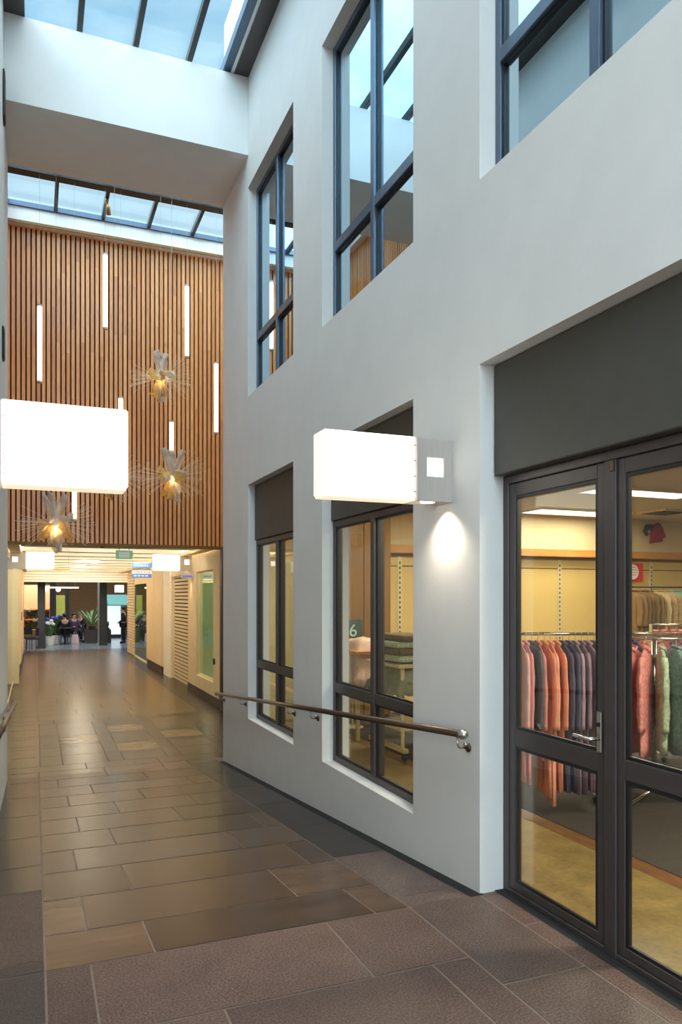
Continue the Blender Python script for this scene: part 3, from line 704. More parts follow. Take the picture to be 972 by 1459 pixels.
def garment(loc, rz, key, label, group, ln=.74, legs=0, name='jacket', cat='jacket', sw=.215, thick=.045, sleeve=.56):
    """hangs from loc (top of the hook); its width runs along local y"""
    rr = R; ph = rr.uniform(0,6)
    o = thing(name, label, cat, loc, group, rz=rz); mt = cloth[key]
    zt = -.085
    prof = [(0,.16),(.012,.30),(.035,.60),(.065,.90),(.10,1.0),(.2,.98),(.35,.92),(.55,.90),(.75,.96),(.9,1.02),(1.0,1.05)]
    body = []
    for u, k in prof:
        dp = thick*(.45+.55*min(1, u*5))
        r_ = []
        for j in range(32):
            a = 2*PI*j/32; f = 1+(.10+.22*u)*math.sin(6*a+ph+u*1.5)*.7+.08*math.sin(11*a+ph*2)
            r_.append((dp*math.cos(a)*f, sw*k*math.sin(a)*(1+.03*math.sin(9*a+ph)), zt-u*ln+.012*u*math.sin(4*a+ph)))
        body.append(r_)
    MB().loft(list(reversed(body))).build('body', mt, o, smooth=True, local=True)
    for s_ in (-1, 1):
        fw = rr.uniform(-.4,1)*thick*.5; p2 = rr.uniform(0,6); rings = []
        for k in range(15):
            u = k/14; cz = zt-ln*.075-u*sleeve
            cy = s_*(sw*.92+.045*math.sin(min(1,u*1.6)*PI/2)-.03*max(0,u-.5)); cx = fw*math.sin(u*2)
            hw = (.060-.020*u)*(1+.10*math.sin(u*19+p2)) ; hd = thick*(.85-.12*u)*(1+.12*math.sin(u*16+p2*2))
            if k == 0: hw *= .55; hd *= .6
            if k >= 13: hw *= 1.10; hd *= 1.08
            rings.append([(cx+hd*math.cos(2*PI*j/16)*(1+.12*math.sin(3*2*PI*j/16+u*5+p2)), cy+hw*math.sin(2*PI*j/16)*(1+.08*math.sin(4*2*PI*j/16+p2)), cz) for j in range(16)])
        MB().loft(list(reversed(rings))).build('sleeve', mt, o, smooth=True, local=True)
    MB().tube([(thick*.5,-.055,zt+.0),(thick*.8,0,zt-.03),(thick*.5,.055,zt+.0),(-thick*.4,.045,zt+.014),(-thick*.4,-.045,zt+.014),(thick*.5,-.055,zt+.0)], .011, 8).build('collar', mt, o, smooth=True, local=True)
    if legs:
        for s_ in (-1, 1):
            MB().loft([ell(.080-.012*k, thick*(.85-.05*k), zt-ln*.6-(ln*.4+legs)*(1-k/3), 20, ph+k*.4, .16, s_*.085) for k in range(4)]).build('trouser_leg', mt, o, smooth=True, local=True)
    MB().tube([(0,.012,-.022),(0,.016,-.008),(0,.007,.003),(0,-.009,.001),(0,-.011,-.012),(0,0,-.026),(0,0,zt+.006)], .0028, 6).tube([(0,-.15,zt-.075),(0,-.05,zt-.02),(0,0,zt+.006),(0,.05,zt-.02),(0,.15,zt-.075)], .005, 6).build('hanger', M['stdmetal'], o, smooth=True, local=True)
    return o
def rack(p0, p1, zr, label, name='clothes_rack'):
    p0 = Vector(p0); p1 = Vector(p1); c = (p0+p1)/2
    o = thing(name, label, 'clothes rack', (c.x, c.y, 0)); dv = (p1-p0).normalized(); nv = Vector((-dv.y, dv.x, 0))
    MB().tube([(p0.x,p0.y,zr),(p1.x,p1.y,zr)], .0125).build('rail', M['chrome'], o, smooth=True)
    for p in (p0, p1):
        MB().tube([(p.x,p.y,.07),(p.x,p.y,zr+.012)], .014).build('post', M['stdmetal'], o, smooth=True)
        f_ = MB().tube([(p.x-nv.x*.27,p.y-nv.y*.27,.075),(p.x+nv.x*.27,p.y+nv.y*.27,.075)], .016).build('foot', M['stdmetal'], o)
        for s_ in (-1,1): MB().ball(p.x+s_*nv.x*.25, p.y+s_*nv.y*.25, .032, .028, 10).build('caster', M['black'], f_, smooth=True)
    return o
# straight rack behind the door
a0, a1 = Vector((3.418,4.760,0)), Vector((3.945,4.545,0)); ZR = EYE-.29
rack(a0-(a1-a0).normalized()*.10, a1+(a1-a0).normalized()*.10, ZR, 'chrome clothes rack of pink and mauve outfits behind the shop door')
seq = [('blush',.80,.22),('rose',.80,.24),('slate',.62,0),('rose',.84,0),('coral',.80,.34),('peach',.82,.38),('coral',.78,.32),('navy',.80,.30),('navy',.78,.32),('mauve',.82,.30),('plum',.78,.34),('mauve',.80,.30),('wine',.76,.36)]
nm = ['blush outfit at the left end of the straight rack','rose outfit between the blush outfit and the slate jacket','short dark slate jacket between rose garments on the straight rack','rose jacket between the slate jacket and the coral outfits','coral outfit right of the rose jacket','peach outfit between two coral ones','coral outfit beside the first navy outfit','navy outfit next to the coral one','navy outfit next to the mauve one','mauve outfit next to the navy ones','plum outfit between two mauve ones','mauve outfit beside the wine outfit','wine outfit at the right end of the straight rack']
ang = math.atan2((a1-a0).y, (a1-a0).x)
for i, (k, ln, lg) in enumerate(seq):
    p = a0.lerp(a1, i/(len(seq)-1))
    garment((p.x, p.y, ZR+.013), ang+R.uniform(-.10,.06), k, nm[i], 'garments on the straight rack', ln, lg, sw=.20, thick=.023, name='outfit' if lg else 'jacket', cat='outfit' if lg else 'jacket')
# round rack behind the side light
rc = Vector((4.72, 4.72, 0)); rad = .42; ZQ = EYE-.33
o = thing('round_clothes_rack', 'round chrome rack of coral and floral jackets behind the side light', 'clothes rack', (rc.x, rc.y, 0))
MB().tube([(rc.x+rad*math.cos(2*PI*k/32), rc.y+rad*math.sin(2*PI*k/32), ZQ) for k in range(33)], .0125).build('ring_rail', M['chrome'], o, smooth=True)
MB().tube([(rc.x,rc.y,.05),(rc.x,rc.y,ZQ)], .02).build('post', M['chrome'], o, smooth=True)
for k in range(4):
    a = k*PI/2+.4
    MB().tube([(rc.x,rc.y,ZQ),(rc.x+rad*math.cos(a),rc.y+rad*math.sin(a),ZQ)], .008).build('spoke', M['chrome'], o)
    MB().tube([(rc.x,rc.y,.06),(rc.x+.5*math.cos(a),rc.y+.5*math.sin(a),.02)], .014).build('foot', M['chrome'], o)
cs = [('wine','wine'),('coral','coral'),('rose','rose'),('salmon','salmon'),('print_pink','pink print'),('salmon','salmon'),('rose','rose'),('print_pink','pink print'),('floral_green','green floral'),('floral_blue','pale blue floral'),('floral_green','green floral'),('mint','mint'),('floral_sand','sand floral'),('floral_red','red floral'),('navy','navy'),('floral_sand','sand floral'),('olive','olive'),('mauve','mauve'),('plum','plum'),('blush','blush'),('peach','peach'),('navy','navy'),('slate','slate'),('plum','plum')]
for i, (k, w_) in enumerate(cs):
    a = math.radians(112+360/len(cs)*i)
    lab = '%s jacket on the round rack between its %s and %s neighbours' % (w_, cs[i-1][1], cs[(i+1) % len(cs)][1])
    garment((rc.x+rad*math.cos(a), rc.y+rad*math.sin(a), ZQ+.013), a+PI/2, k, lab, 'jackets on the round rack', R.uniform(.76,.84), 0, sw=.19, thick=.036)
b0, b1 = toY(938, 900, 5.85), toY(1000, 900, 5.72); b0.z = b1.z = 0
rack(b0-(b1-b0).normalized()*.08, b1+(b1-b0).normalized()*.08, EYE-.30, 'straight chrome rack of red print jackets behind the round rack')
for i in range(6):
    p = b0.lerp(b1, i/5)
    garment((p.x, p.y, EYE-.287), math.atan2((b1-b0).y, (b1-b0).x)+.35+R.uniform(-.1,.1), ['floral_red','floral_red','print_pink','floral_red','print_pink','floral_red'][i], ['red floral jacket at the left end of the rear rack','second red floral jacket on the rear rack','pink print jacket between red florals on the rear rack','red floral jacket between two pink print ones on the rear rack','pink print jacket beside the last one on the rear rack','red floral jacket at the right end of the rear rack'][i], 'red print jackets on the rear rack', R.uniform(.62,.68), 0, sw=.21, thick=.035)
# tops on a wall rail
ZW = EYE+.14
rl = thing('wall_rail', 'dark hanging rail fixed to the shop back wall', 'rail', (9.8, SY-.3, ZW))
MB().tube([(8.45,SY-.30,ZW),(11.2,SY-.30,ZW)], .014).build('rail', M['slot'], rl, smooth=True)
for xx in (8.6, 9.42, 10.8): MB().tube([(xx,SY-.30,ZW-.01),(xx,SY-.03,ZW-.01)], .011).build('arm', M['stdmetal'], rl)
tk = ['tan','tan','olive','tan','olive','tan','sand','floral_sand','floral_sand','mint','mint','mint']
tn = ['tan top nearest the door stile on the wall rail','second tan top on the wall rail','olive top between tan ones','tan top between two olive ones','olive top before the last tan one','last tan top beside the sand top','sand top beside the floral ones','sand floral top beside the plain sand one','sand floral top beside the mint tops','mint top beside the floral ones','second mint top on the wall rail','last mint top on the wall rail']
for i, k in enumerate(tk):
    garment((8.60+i*.098+(.04 if i > 5 else 0)+(.05 if i > 8 else 0), SY-.30, ZW+.014), R.uniform(.25,.75), k, tn[i], 'tops on the wall rail', R.uniform(.64,.74), 0, 'top', 'top', sw=.2, thick=.038, sleeve=.5)
# red top pinned to the wall and promotional card
p = toY(934, 760, SY-.03)
o = thing('pinned_top', 'dark red top pinned to the shop wall above the oak shelf', 'top', p)
cl('red', (150,24,32))
MB().loft([[(p.x+x_*.9, p.y+yy, p.z+z_) for x_, z_ in ((-.13,-.17),(.16,-.13),(.13,.13),(.07,.18),(-.05,.13),(-.1,.02))] for yy in (.025,-.03)]).build('body', cloth['red'], o, bevel=.01)
MB().tube([(p.x-.08,p.y-.005,p.z+.10),(p.x-.18,p.y-.005,p.z+.10),(p.x-.23,p.y-.01,p.z+.02),(p.x-.18,p.y-.005,p.z-.03)], [.045,.045,.035,.03], 10).build('sleeve', M['blackcloth'], o, smooth=True)
MB().tube([(p.x+.10,p.y-.005,p.z+.10),(p.x+.19,p.y-.005,p.z-.06)], [.04,.03], 10).build('sleeve', cloth['red'], o, smooth=True)
p = toY(905, 814, SY-.05)
o = thing('promotion_card', 'red and white promotion card above the tan tops', 'sign', p)
c_ = MB().box(p.x-.17, p.x+.17, p.y, p.y+.01, p.z-.16, p.z+.13).build('card', mat('red card', lin(222,40,38), .5), o)
MB().tube([(p.x-.05,p.y-.004,p.z-.01),(p.x-.05,p.y-.001,p.z-.01)], .125, 24).build('white_disc', M['sign_white'], c_)
s_ = MB()
for k, wd in enumerate((.06,.10,.10,.07)): s_.box(p.x-.05-wd, p.x-.05+wd, p.y-.0065, p.y-.0045, p.z+.055-k*.04, p.z+.07-k*.04)
s_.build('printed_lines', mat('rose ink', lin(226,150,150), .6), c_)
MB().box(p.x-.004,p.x+.004,p.y+.011,p.y+.045,p.z+.10,p.z+.12).build('clip', M['chrome'], o)

# display table with draped cloth and folded clothes, rolling rack by the ramp window
o = thing('display_table', 'tall display table under pink cloth behind the ramp window', 'table', (3.68,8.15,0))
MB().box(3.35,4.02,7.75,8.55,.98,1.02).build('tabletop', M['oak'], o, bevel=.004)
for xx in (3.40,3.97):
    for yy in (7.80,8.50): MB().box(xx-.02,xx+.02,yy-.02,yy+.02,.005,.98).build('leg', M['stdmetal'], o)
def drape(name, x0,x1,y0,y1,z,drop,m,label,cat,seed,hump=0):
    rr = random.Random(seed); mb = MB(); n = 22; g = []
    for i in range(n+1):
        for j in range(n+1):
            u, v = i/n, j/n; x_ = x0-drop*.12+(x1-x0+drop*.24)*u; y_ = y0-drop*.12+(y1-y0+drop*.24)*v
            uu = min(1, max(0, (x_-x0)/(x1-x0))); 
            ed = min(u, 1-u, v, 1-v); e_ = max(0, (.16-ed)/.16)
            z_ = z-drop*e_+hump*min(1, 2.2*max(0, 1-((u-.5)**2+(v-.5)**2)*6.5))*(.8+.2*math.sin(u*17)*math.sin(v*13))+.006*math.sin(u*40+seed)*math.cos(v*33)
            k = e_*.02*math.sin((u+v)*45+seed)
            mb.v.append((x_+k, y_+k, z_))
    for i in range(n):
        for j in range(n):
            a = i*(n+1)+j; mb.f.append((a,a+1,a+n+2,a+n+1)); mb.c.append(None)
    ob = mb.build(name, m, smooth=True, origin=((x0+x1)/2,(y0+y1)/2,z)); s2_ = ob.modifiers.new('thick','SOLIDIFY'); s2_.thickness = .006; s2_.offset = 1
    return tag(ob, label, cat)
drape('table_cover', 3.35,4.02,7.75,8.55,1.03,.42, cl('coverpink',(228,186,164),.1,5), 'pale pink cloth heaped over the tall display table', 'cloth', 2, .13)
o = thing('rolling_table', 'cream steel table on casters stacked with green knitwear by the ramp window', 'table', (3.75,6.98,0))
MB().box(3.33,4.25,6.62,7.42,.93,.96).build('tabletop', M['stdmetal'], o, bevel=.004)
for xx in (3.40,4.18):
    for yy in (6.68,7.36):
        MB().tube([(xx,yy,.10),(xx,yy,.93)], .02).build('leg', M['stdmetal'], o)
    f_ = MB().box(xx-.03,xx+.03,6.60,7.44,.085,.13).build('foot', M['stdmetal'], o, bevel=.008)
    for yy in (6.64,7.40):
        MB().tube([(xx-.014,yy,.045),(xx+.014,yy,.045)], .040, 16).build('caster', M['black'], f_, smooth=True)
        MB().box(xx-.02,xx+.02,yy-.012,yy+.012,.06,.086).build('fork', M['black'], f_)
MB().box(3.36,4.22,6.66,7.38,.30,.32).build('shelf', M['stdmetal'], o)
kn = [(3.36,.975,'floral_green'),(3.36,1.045,'olive'),(3.36,1.115,'floral_green'),(3.80,.975,'olive'),(3.80,1.045,'floral_green'),(3.80,1.115,'olive'),(3.40,1.185,'olive')]
for i, (xx, z, k) in enumerate(kn):
    q_ = MB().box(xx+.01,xx+.40,6.70+.02*i%.05,7.30,z+.001,z+.068).build('folded_knit', cloth[k], bevel=.03, origin=(xx+.2,7.0,z))
    tag(q_, ['green folded knit lowest in the stack nearest the ramp window','olive folded knit second in the stack nearest the ramp window','green folded knit third in the stack nearest the ramp window','olive folded knit lowest in the back stack','green folded knit in the middle of the back stack','olive folded knit on top of the back stack','olive rolled knit on top of the stack nearest the ramp window'][i], 'knitwear', 'knitwear on the rolling table')
drape('throw', 3.34,4.24,6.63,7.41,.9615,.30, cl('sage',(132,136,104),.35,12), 'sage throw hanging over the edges of the rolling table', 'throw', 5)
# ------------------------------------------------------------------ far corridor
CZ = EYE+1.12
cw = MB().box(-1.2, 4.6, 14.12, 31.2, CZ, CZ+.1)
ce = struct(cw, 'ceiling_corridor', M['cream_wall'], 'pale corridor ceiling crossed by slats', 'ceiling')
for k in range(9):
    y = 15.0+k*1.8
    cb_ = MB().box(-.25, 3.02, y, y+.35, CZ-.19, CZ-.001).build('ceiling_beam', M['cream_wall'], ce, bevel=.01)
    MB().box(-.15, 2.92, y+.351, y+.375, CZ-.10, CZ-.06).build('added_light_strip', M['diffuser'], cb_)  # hidden strip added behind each beam to brighten the next one and the ceiling
    light('added_beam_strip', 'AREA', (1.38, y+.385, CZ-.09), 20, (1,.92,.76), (PI/2,0,0), shape='RECTANGLE', size=3.0, size_y=.04)
o = thing('bulkhead', 'slatted timber bulkhead closing the far corridor before the hall', 'bulkhead', (2,31.1,EYE+.54), kind='structure')
for k in range(6): MB().box(-1.1,4.9,31.0,31.09,EYE+.54+k*.10,EYE+.54+k*.10+.085).build('board', M['cream_wall'], o)
MB().box(-1.1,4.9,31.09,31.2,EYE+.53,CZ).build('backing', M['brownwood'], o)
# right side of the corridor
X3 = 3.3
W_ = MB()
pierced(W_, [14.12, 14.82, 16.52, 17.47], [FARZ, FARZ+.42, EYE+.53, CZ], [(14.82,16.52,FARZ+.42,EYE+.53)], lambda u,v,q: (q,u,v), X3, X3+.14)
struct(W_, 'wall_corridor_right', M['cream'], 'cream shopfront wall of the far corridor beside the passage corner', 'wall')
struct(MB().box(X3-.012, X3, 14.12, 17.47, FARZ+.001, FARZ+.15), 'baseboard_corridor_right', M['skirting'], 'dark skirting under the cream shopfront', 'baseboard')
o = thing('window_11', 'tall green tinted shopfront pane in the cream frame', 'window', (X3+.08,15.67,FARZ+.42), kind='structure')
MB().box(X3+.07,X3+.08,14.825,16.515,FARZ+.425,EYE+.525).build('pane', M['farglass'], o)
fr = MB(); 
for a,b_,c,d_ in ((14.822,14.85,FARZ+.422,EYE+.528),(16.49,16.518,FARZ+.422,EYE+.528),(14.85,16.49,FARZ+.422,FARZ+.45),(14.85,16.49,EYE+.50,EYE+.528)): fr.box(X3+.05,X3+.1,a,b_,c,d_)
fr.build('window_frame', M['cream'], o)
MB().box(X3-.03,X3-.001,14.66,14.72,EYE-1.36,EYE-1.24).build('lock_box', M['black'], o, bevel=.006)
# little green lit shop behind it
struct(MB().box(X3+.14,5.4,14.14,14.2,FARZ,CZ).box(5.35,5.4,14.2,17.4,FARZ,CZ).box(X3+.14,5.4,17.4,17.46,FARZ,CZ).box(X3+.14,5.4,14.14,17.46,FARZ-.02,FARZ+.001), 'wall_salon', mat('pale green wall', lin(186,198,168), .8), 'pale green room behind the corridor pane', 'wall')
light('salon_light', 'AREA', (4.4,15.8,CZ-.03), 22, (1,.97,.88), shape='RECTANGLE', size=1.2, size_y=1.6)
o = thing('salon_shelf', 'pale glass shelves behind the green corridor pane', 'shelf', (5.2,15.8,FARZ))
for z in (.5,.9,1.3): MB().box(5.0,5.34,14.6,17.0,FARZ+z,FARZ+z+.03).build('shelf_board', M['sign_pale'], o)
for y in (14.6,17.0): MB().box(5.0,5.34,y-.02,y+.02,FARZ+.002,FARZ+1.6).build('side_panel', M['sign_pale'], o)
# roller shutter
o = thing('roller_shutter', 'slatted cream roller shutter beside the far box lamp', 'shutter', (X3+.1,18.7,FARZ))
s_ = MB(); z = FARZ+.01; k = 0
while z < EYE+.48: s_.box(X3+.08, X3+.11, 17.5, 19.88, z, z+.054); z += .09
s_.build('slats', M['cream'], o)
MB().box(X3+.11,X3+.125,17.5,19.88,FARZ+.01,EYE+.5).build('backing', M['skirting'], o)
for y in (17.47,19.88): MB().box(X3+.02,X3+.15,y,y+.04,FARZ+.001,EYE+.5).build('guide', M['cream'], o)
MB().box(X3+.02,X3+.3,17.47,19.92,EYE+.5,CZ-.002).build('shutter_box', M['cream'], o)
struct(MB().box(X3-.02,X3+.3,19.93,20.95,FARZ,CZ), 'column', M['cream_wall'], 'cream pier between shutter and cupboard front', 'column')
pb = thing('cupboard_front', 'cream flush cupboard with dark plinth past the roller shutter', 'cupboard', (X3,22.4,FARZ))
MB().box(X3-.06,X3+.3,21.0,23.97,FARZ+.2,CZ-.002).build('carcass', M['cream'], pb)
MB().box(X3-.055,X3+.3,21.0,23.97,FARZ+.001,FARZ+.2).build('plinth', M['skirting'], pb)
for a,b_ in ((21.02,22.45),(22.5,23.95)): MB().box(X3-.075,X3-.061,a,b_,FARZ+.22,CZ-.5).build('door', M['cream'], pb, bevel=.003)
o = thing('window_12', 'dark green shopfront glass at the end of the corridor', 'window', (X3,25.7,FARZ), kind='structure')
MB().box(X3,X3+.01,24.05,27.4,FARZ+.05,EYE+.4).build('pane', M['farglass'], o)
MB().box(X3-.02,X3+.04,24.02,27.45,FARZ+.001,FARZ+.05).box(X3-.02,X3+.04,24.02,27.45,EYE+.4,CZ-.002).build('window_frame', M['cream'], o)
struct(MB().box(X3+.14,X3+1.6,24.0,24.05,FARZ,CZ).box(X3+1.55,X3+1.6,24.0,27.6,FARZ,CZ).box(X3+.04,X3+1.6,27.5,27.6,FARZ,CZ).box(X3,X3+1.6,24.0,27.6,FARZ-.03,FARZ-.003), 'wall_florist', mat('deep green wall', lin(96,110,70), .8), 'deep green room behind the corridor end glass', 'wall')
light('florist_light', 'AREA', (4.1,25.8,CZ-.03), 10, (1,.88,.62), shape='RECTANGLE', size=.9, size_y=2)
o = thing('slatted_pier', 'slatted cream pier at the corridor end beside the standing person', 'pier', (X3+.1,28.6,FARZ))
MB().box(X3+.02,X3+.3,27.65,29.6,FARZ+.001,CZ-.002).build('core', M['brownwood'], o)
s_ = MB(); z = FARZ+.02
while z < CZ-.1: s_.box(X3-.03,X3+.02,27.65,29.6,z,z+.075); z += .1
s_.build('slats', M['cream'], o)
# left side of the corridor
XF = -.5
o = thing('window_13', 'dark shopfront glass on the left of the corridor', 'window', (XF,17,FARZ), kind='structure')
MB().box(XF-.01,XF,14.15,19.9,FARZ+.06,CZ-.35).build('pane', M['farglass'], o)
MB().box(XF-.03,XF+.01,14.15,19.9,FARZ+.001,FARZ+.06).box(XF-.03,XF+.01,14.15,19.9,CZ-.35,CZ-.002).build('window_frame', M['cream'], o)
struct(MB().box(XF-1.6,XF-1.55,14.1,21,FARZ,CZ).box(XF-1.6,XF-.02,20.3,20.4,FARZ,CZ).box(XF-1.6,XF-.03,14.1,14.14,FARZ,CZ), 'wall_corridor_left', mat('olive wall', lin(150,138,84), .8), 'olive room wall behind the left corridor glass', 'wall')
o = thing('pillar_casing', 'plain cream pillar under the small left box lamp', 'pillar', (-.45,20.1,FARZ))
MB().box(XF,-.37,19.95,20.3,FARZ+.001,CZ-.002).build('casing', M['cream'], o, bevel=.004)
struct(MB().box(XF-.02,-.42,20.31,22.8,FARZ,CZ).box(XF-.02,-.40,22.8,31.0,FARZ,CZ), 'wall_corridor_left_end', M['cream'], 'cream wall running to the corridor end on the left', 'wall')
struct(MB().box(-.40,-.385,22.9,30.9,FARZ+.001,FARZ+.22), 'baseboard_corridor_left', M['skirting'], 'dark skirting on the left corridor wall', 'baseboard')
for y0, lab in ((23.0,'nearer cream door panel on the left corridor wall'),(26.6,'further cream door panel on the left corridor wall')):
    o = thing('door_panel_unit', lab, 'door', (-.39,y0+1.2,FARZ+.22))
    MB().box(-.399,-.37,y0,y0+2.4,FARZ+.23,EYE+.5).build('panel', M['cream'], o, bevel=.004)
    MB().tube([(-.35,y0+.2,EYE-.7),(-.35,y0+.2,EYE-.45)], .012).build('pull_handle', M['chrome'], o)
# signs and camera dome
p0 = toY(165,784,14.5); p1 = toY(189,797,14.5)
o = thing('exit_sign', 'green framed hanging sign under the cedar wall', 'sign', ((p0.x+p1.x)/2,14.5,p1.z))
MB().box(p0.x,p1.x,14.48,14.52,p1.z,p0.z).build('housing', M['sign_green'], o, bevel=.004)
MB().box(p0.x+.05,p1.x-.06,14.474,14.479,p1.z+.03,p0.z-.03).build('face', M['sign_pale'], o)
for f_ in (.2,.8): MB().tube([(p0.x+(p1.x-p0.x)*f_,14.5,p0.z),(p0.x+(p1.x-p0.x)*f_,14.5,CZ)], .006).build('hanger_rod', M['wire'], o)
p = toY(146,780,14.4)
o = thing('dome_camera', 'small black dome camera on the soffit under the cedar wall', 'camera', (p.x,p.y,p.z))
MB().lathe([(.075,EYE+.965),(.08,CZ-.001)], p.x, p.y).build('housing', M['sign_white'], o)
MB().ball(p.x,p.y,EYE+.945,.062,14).build('dome', M['black'], o, smooth=True)
o = thing('directory_sign', 'blue and white hanging direction boards left of the far right lamp', 'sign', (2.9,21,EYE+.5))
for (ya,yb_) in ((803,809),(813,817),(818,823)):
    a = toY(188,yb_,21); b_ = toY(216,ya,21)
    bd = MB().box(a.x,b_.x,20.98,21.01,a.z,b_.z).build('board', M['sign_blue'] if ya != 813 else M['sign_white'], o)
    s_ = MB(); hgt = (b_.z-a.z)
    xx = a.x+.05
    while xx < b_.x-.08:
        wd = R.uniform(.03,.09); s_.box(xx,xx+wd,20.974,20.979,a.z+hgt*.35,a.z+hgt*.65); xx += wd+.03
    s_.build('lettering', M['sign_white'] if ya != 813 else M['sign_blue'], bd)
for px in (190,214):
    a = toY(px,823,21); MB().tube([(a.x,21.02,a.z),(a.x,21.02,CZ)], .008).build('hanger_rod', M['wire'], o)
a = toY(258,823.5,16.8); b_ = toY(270.5,818,16.8)
o = thing('small_sign', 'small lilac sign under the far right box lamp', 'sign', (a.x,16.8,a.z))
MB().box(a.x,3.299,16.79,16.81,a.z,b_.z).build('board', mat('lilac sign', lin(186,184,232), .5), o)
MB().box(a.x+.03,3.26,16.784,16.789,a.z+.03,a.z+.05).build('lettering', M['sign_blue'], o)
for px, py, lab in ((228,811,'timber dowel hung beside the far right box lamp'),(85,811,'timber dowel hung beside the far left box lamp')):
    p = toY(px,py,19.5)
    o = thing('hanging_dowel', lab, 'dowel', p)
    MB().tube([(p.x-.25,19.5,p.z),(p.x+.25,19.5,p.z)], .022).build('dowel', M['oak'], o)
    for k in (-.2,.2): MB().tube([(p.x+k,19.5,p.z),(p.x+k,19.5,CZ)], .004, 6).build('wire', M['wire'], o)
# corridor lights (recessed)
for i, y in enumerate((15.6, 18.9, 22.2, 25.5, 28.8)):
    o = thing('downlight_fitting', ['recessed corridor downlight nearest the cedar wall','second recessed corridor downlight from the cedar wall','middle recessed corridor downlight','second last recessed corridor downlight','recessed corridor downlight nearest the far hall'][i], 'ceiling light', (1.4,y,CZ-.08), 'corridor downlights')
    MB().lathe([(.09,CZ-.085),(.10,CZ-.071),(.10,CZ-.0705)], 1.4, y).build('trim_ring', M['sign_white'], o)
    MB().lathe([(.075,CZ-.088),(.075,CZ-.0855)], 1.4, y).build('lens', M['diffuser'], o)
    light('corridor_downlight', 'AREA', (1.4,y,CZ-.095), 24, (1,.88,.68), shape='DISK', size=.5)

for xx, s_, lab in ((X3-.14, 1, 'added pale cove trough along the right side of the corridor ceiling'), (XF+.13, -1, 'added pale cove trough along the left side of the corridor ceiling')):  # coves added to brighten the corridor ceiling from below
    o = thing('added_cove_light', lab, 'added cove light', (xx, 22, CZ-.22))
    MB().box(xx-.10, xx+.10, 14.5, 30.8, CZ-.22, CZ-.205).box(xx-s_*.10, xx-s_*.085, 14.5, 30.8, CZ-.205, CZ-.15).build('trough', M['cream'], o)
    MB().box(xx-.03, xx+.03, 14.55, 30.75, CZ-.204, CZ-.19).build('added_light_strip', M['diffuser'], o)
    light('added_cove_glow', 'AREA', (xx, 22.6, CZ-.185), 70, (1,.94,.82), (PI,0,0), shape='RECTANGLE', size=.06, size_y=16)

# ------------------------------------------------------------------ hall beyond
hx0, hx1, hy1, hz = -6, 9, 47, 4.2
struct(MB().box(hx0,hx1,31.4,hy1,FARZ-.1,FARZ-.001), 'floor_hall', M['foodfloor'], 'blue grey floor of the far hall', 'floor')
struct(MB().box(hx0,hx1,31.2,hy1,hz,hz+.1), 'ceiling_hall', M['brownwood'], 'dark ceiling of the far hall', 'ceiling')
struct(MB().box(hx0,hx1,hy1,hy1+.1,FARZ,hz), 'wall_hall_end', mat('brown panelled wall', lin(150,112,66), .6, noise=.2, scale=2, stretch=(1,1,12)), 'brown panelled end wall of the far hall', 'wall')
struct(MB().box(hx0-.1,hx0,31.2,hy1,FARZ,hz), 'wall_hall_west', M['cream_wall'], 'side wall of the far hall', 'wall')
struct(MB().box(hx1,hx1+.1,31.2,hy1,FARZ,hz), 'wall_hall_east', M['cream_wall'], 'side wall of the far hall opposite the flowers', 'wall')
struct(MB().box(hx0,-1.1,31.2,31.3,FARZ,hz).box(4.9,hx1,31.2,31.3,FARZ,hz).box(-1.1,4.9,31.2,31.3,CZ,hz).box(X3+.3,4.9,29.6,31.2,FARZ,CZ), 'wall_hall_front', M['cream_wall'], 'front wall of the far hall beside the corridor mouth', 'wall')
light('hall_daylight', 'AREA', (3.0,37,hz-.05), 420, (.78,.90,1), shape='RECTANGLE', size=6, size_y=8)
def col(px0, px1, Y, lab, z1=hz):
    a = toY(px0,900,Y).x; b_ = toY(px1,900,Y).x
    o = thing('hall_column', lab, 'column', ((a+b_)/2,Y,FARZ))
    MB().box(a,b_,Y-.15,Y+.15,FARZ+.001,z1-.001).build('shaft', M['darkcol'], o, bevel=.01)
    MB().box(a-.02,b_+.02,Y-.17,Y+.17,FARZ+.001,FARZ+.1).build('base', M['darkcol'], o)
col(53.5,64.5,33.3,'thick black column at the left of the far hall')
col(142,152,34.3,'thick black column beside the brown planter')
col(71,79.5,38,'black column behind the purple flowers')
col(94,98.5,42,'slim black column behind the seated people')
a = toY(140.5,880,35.5)
o = thing('steel_post', 'slim pale steel post beside the right black column', 'post', (a.x,35.5,FARZ))
MB().tube([(a.x,35.5,FARZ+.02),(a.x,35.5,hz-.001)], .045, 14).build('post', M['brushed'], o, smooth=True)
MB().tube([(a.x,35.5,FARZ+.001),(a.x,35.5,FARZ+.03)], .09, 14).build('base', M['brushed'], o)
# panels
def panel(px0,px1,py0,py1,Y,name,lab,cat,m,th=.06,base=None,foot=True):
    a = toY(px0,py1,Y); b_ = toY(px1,py0,Y)
    o = thing(name, lab, cat, ((a.x+b_.x)/2,Y,FARZ))
    MB().box(a.x,b_.x,Y-th/2,Y+th/2,a.z,b_.z).build('panel', m, o)
    if foot: MB().box(a.x,b_.x,Y-th/2+.005,Y+th/2+.05,FARZ+.001,a.z-.001).build('plinth', base or M['skirting'], o)
    return o
panel(80,92.5,848,878,43,'lime_panel','lime green upright panel behind the seated people','panel',mat('lime panel', lin(196,196,88), .6, emit=lin(190,190,80), estr=.15))
panel(152.5,172,859,904,40,'white_screen','bright white screen behind the standing person','screen',mat('lit white screen', lin(236,242,246), .5, emit=(.85,.95,1,1), estr=.65))
o = thing('awning', 'teal awning over the white screen', 'awning', (3.8,39,EYE-.3))
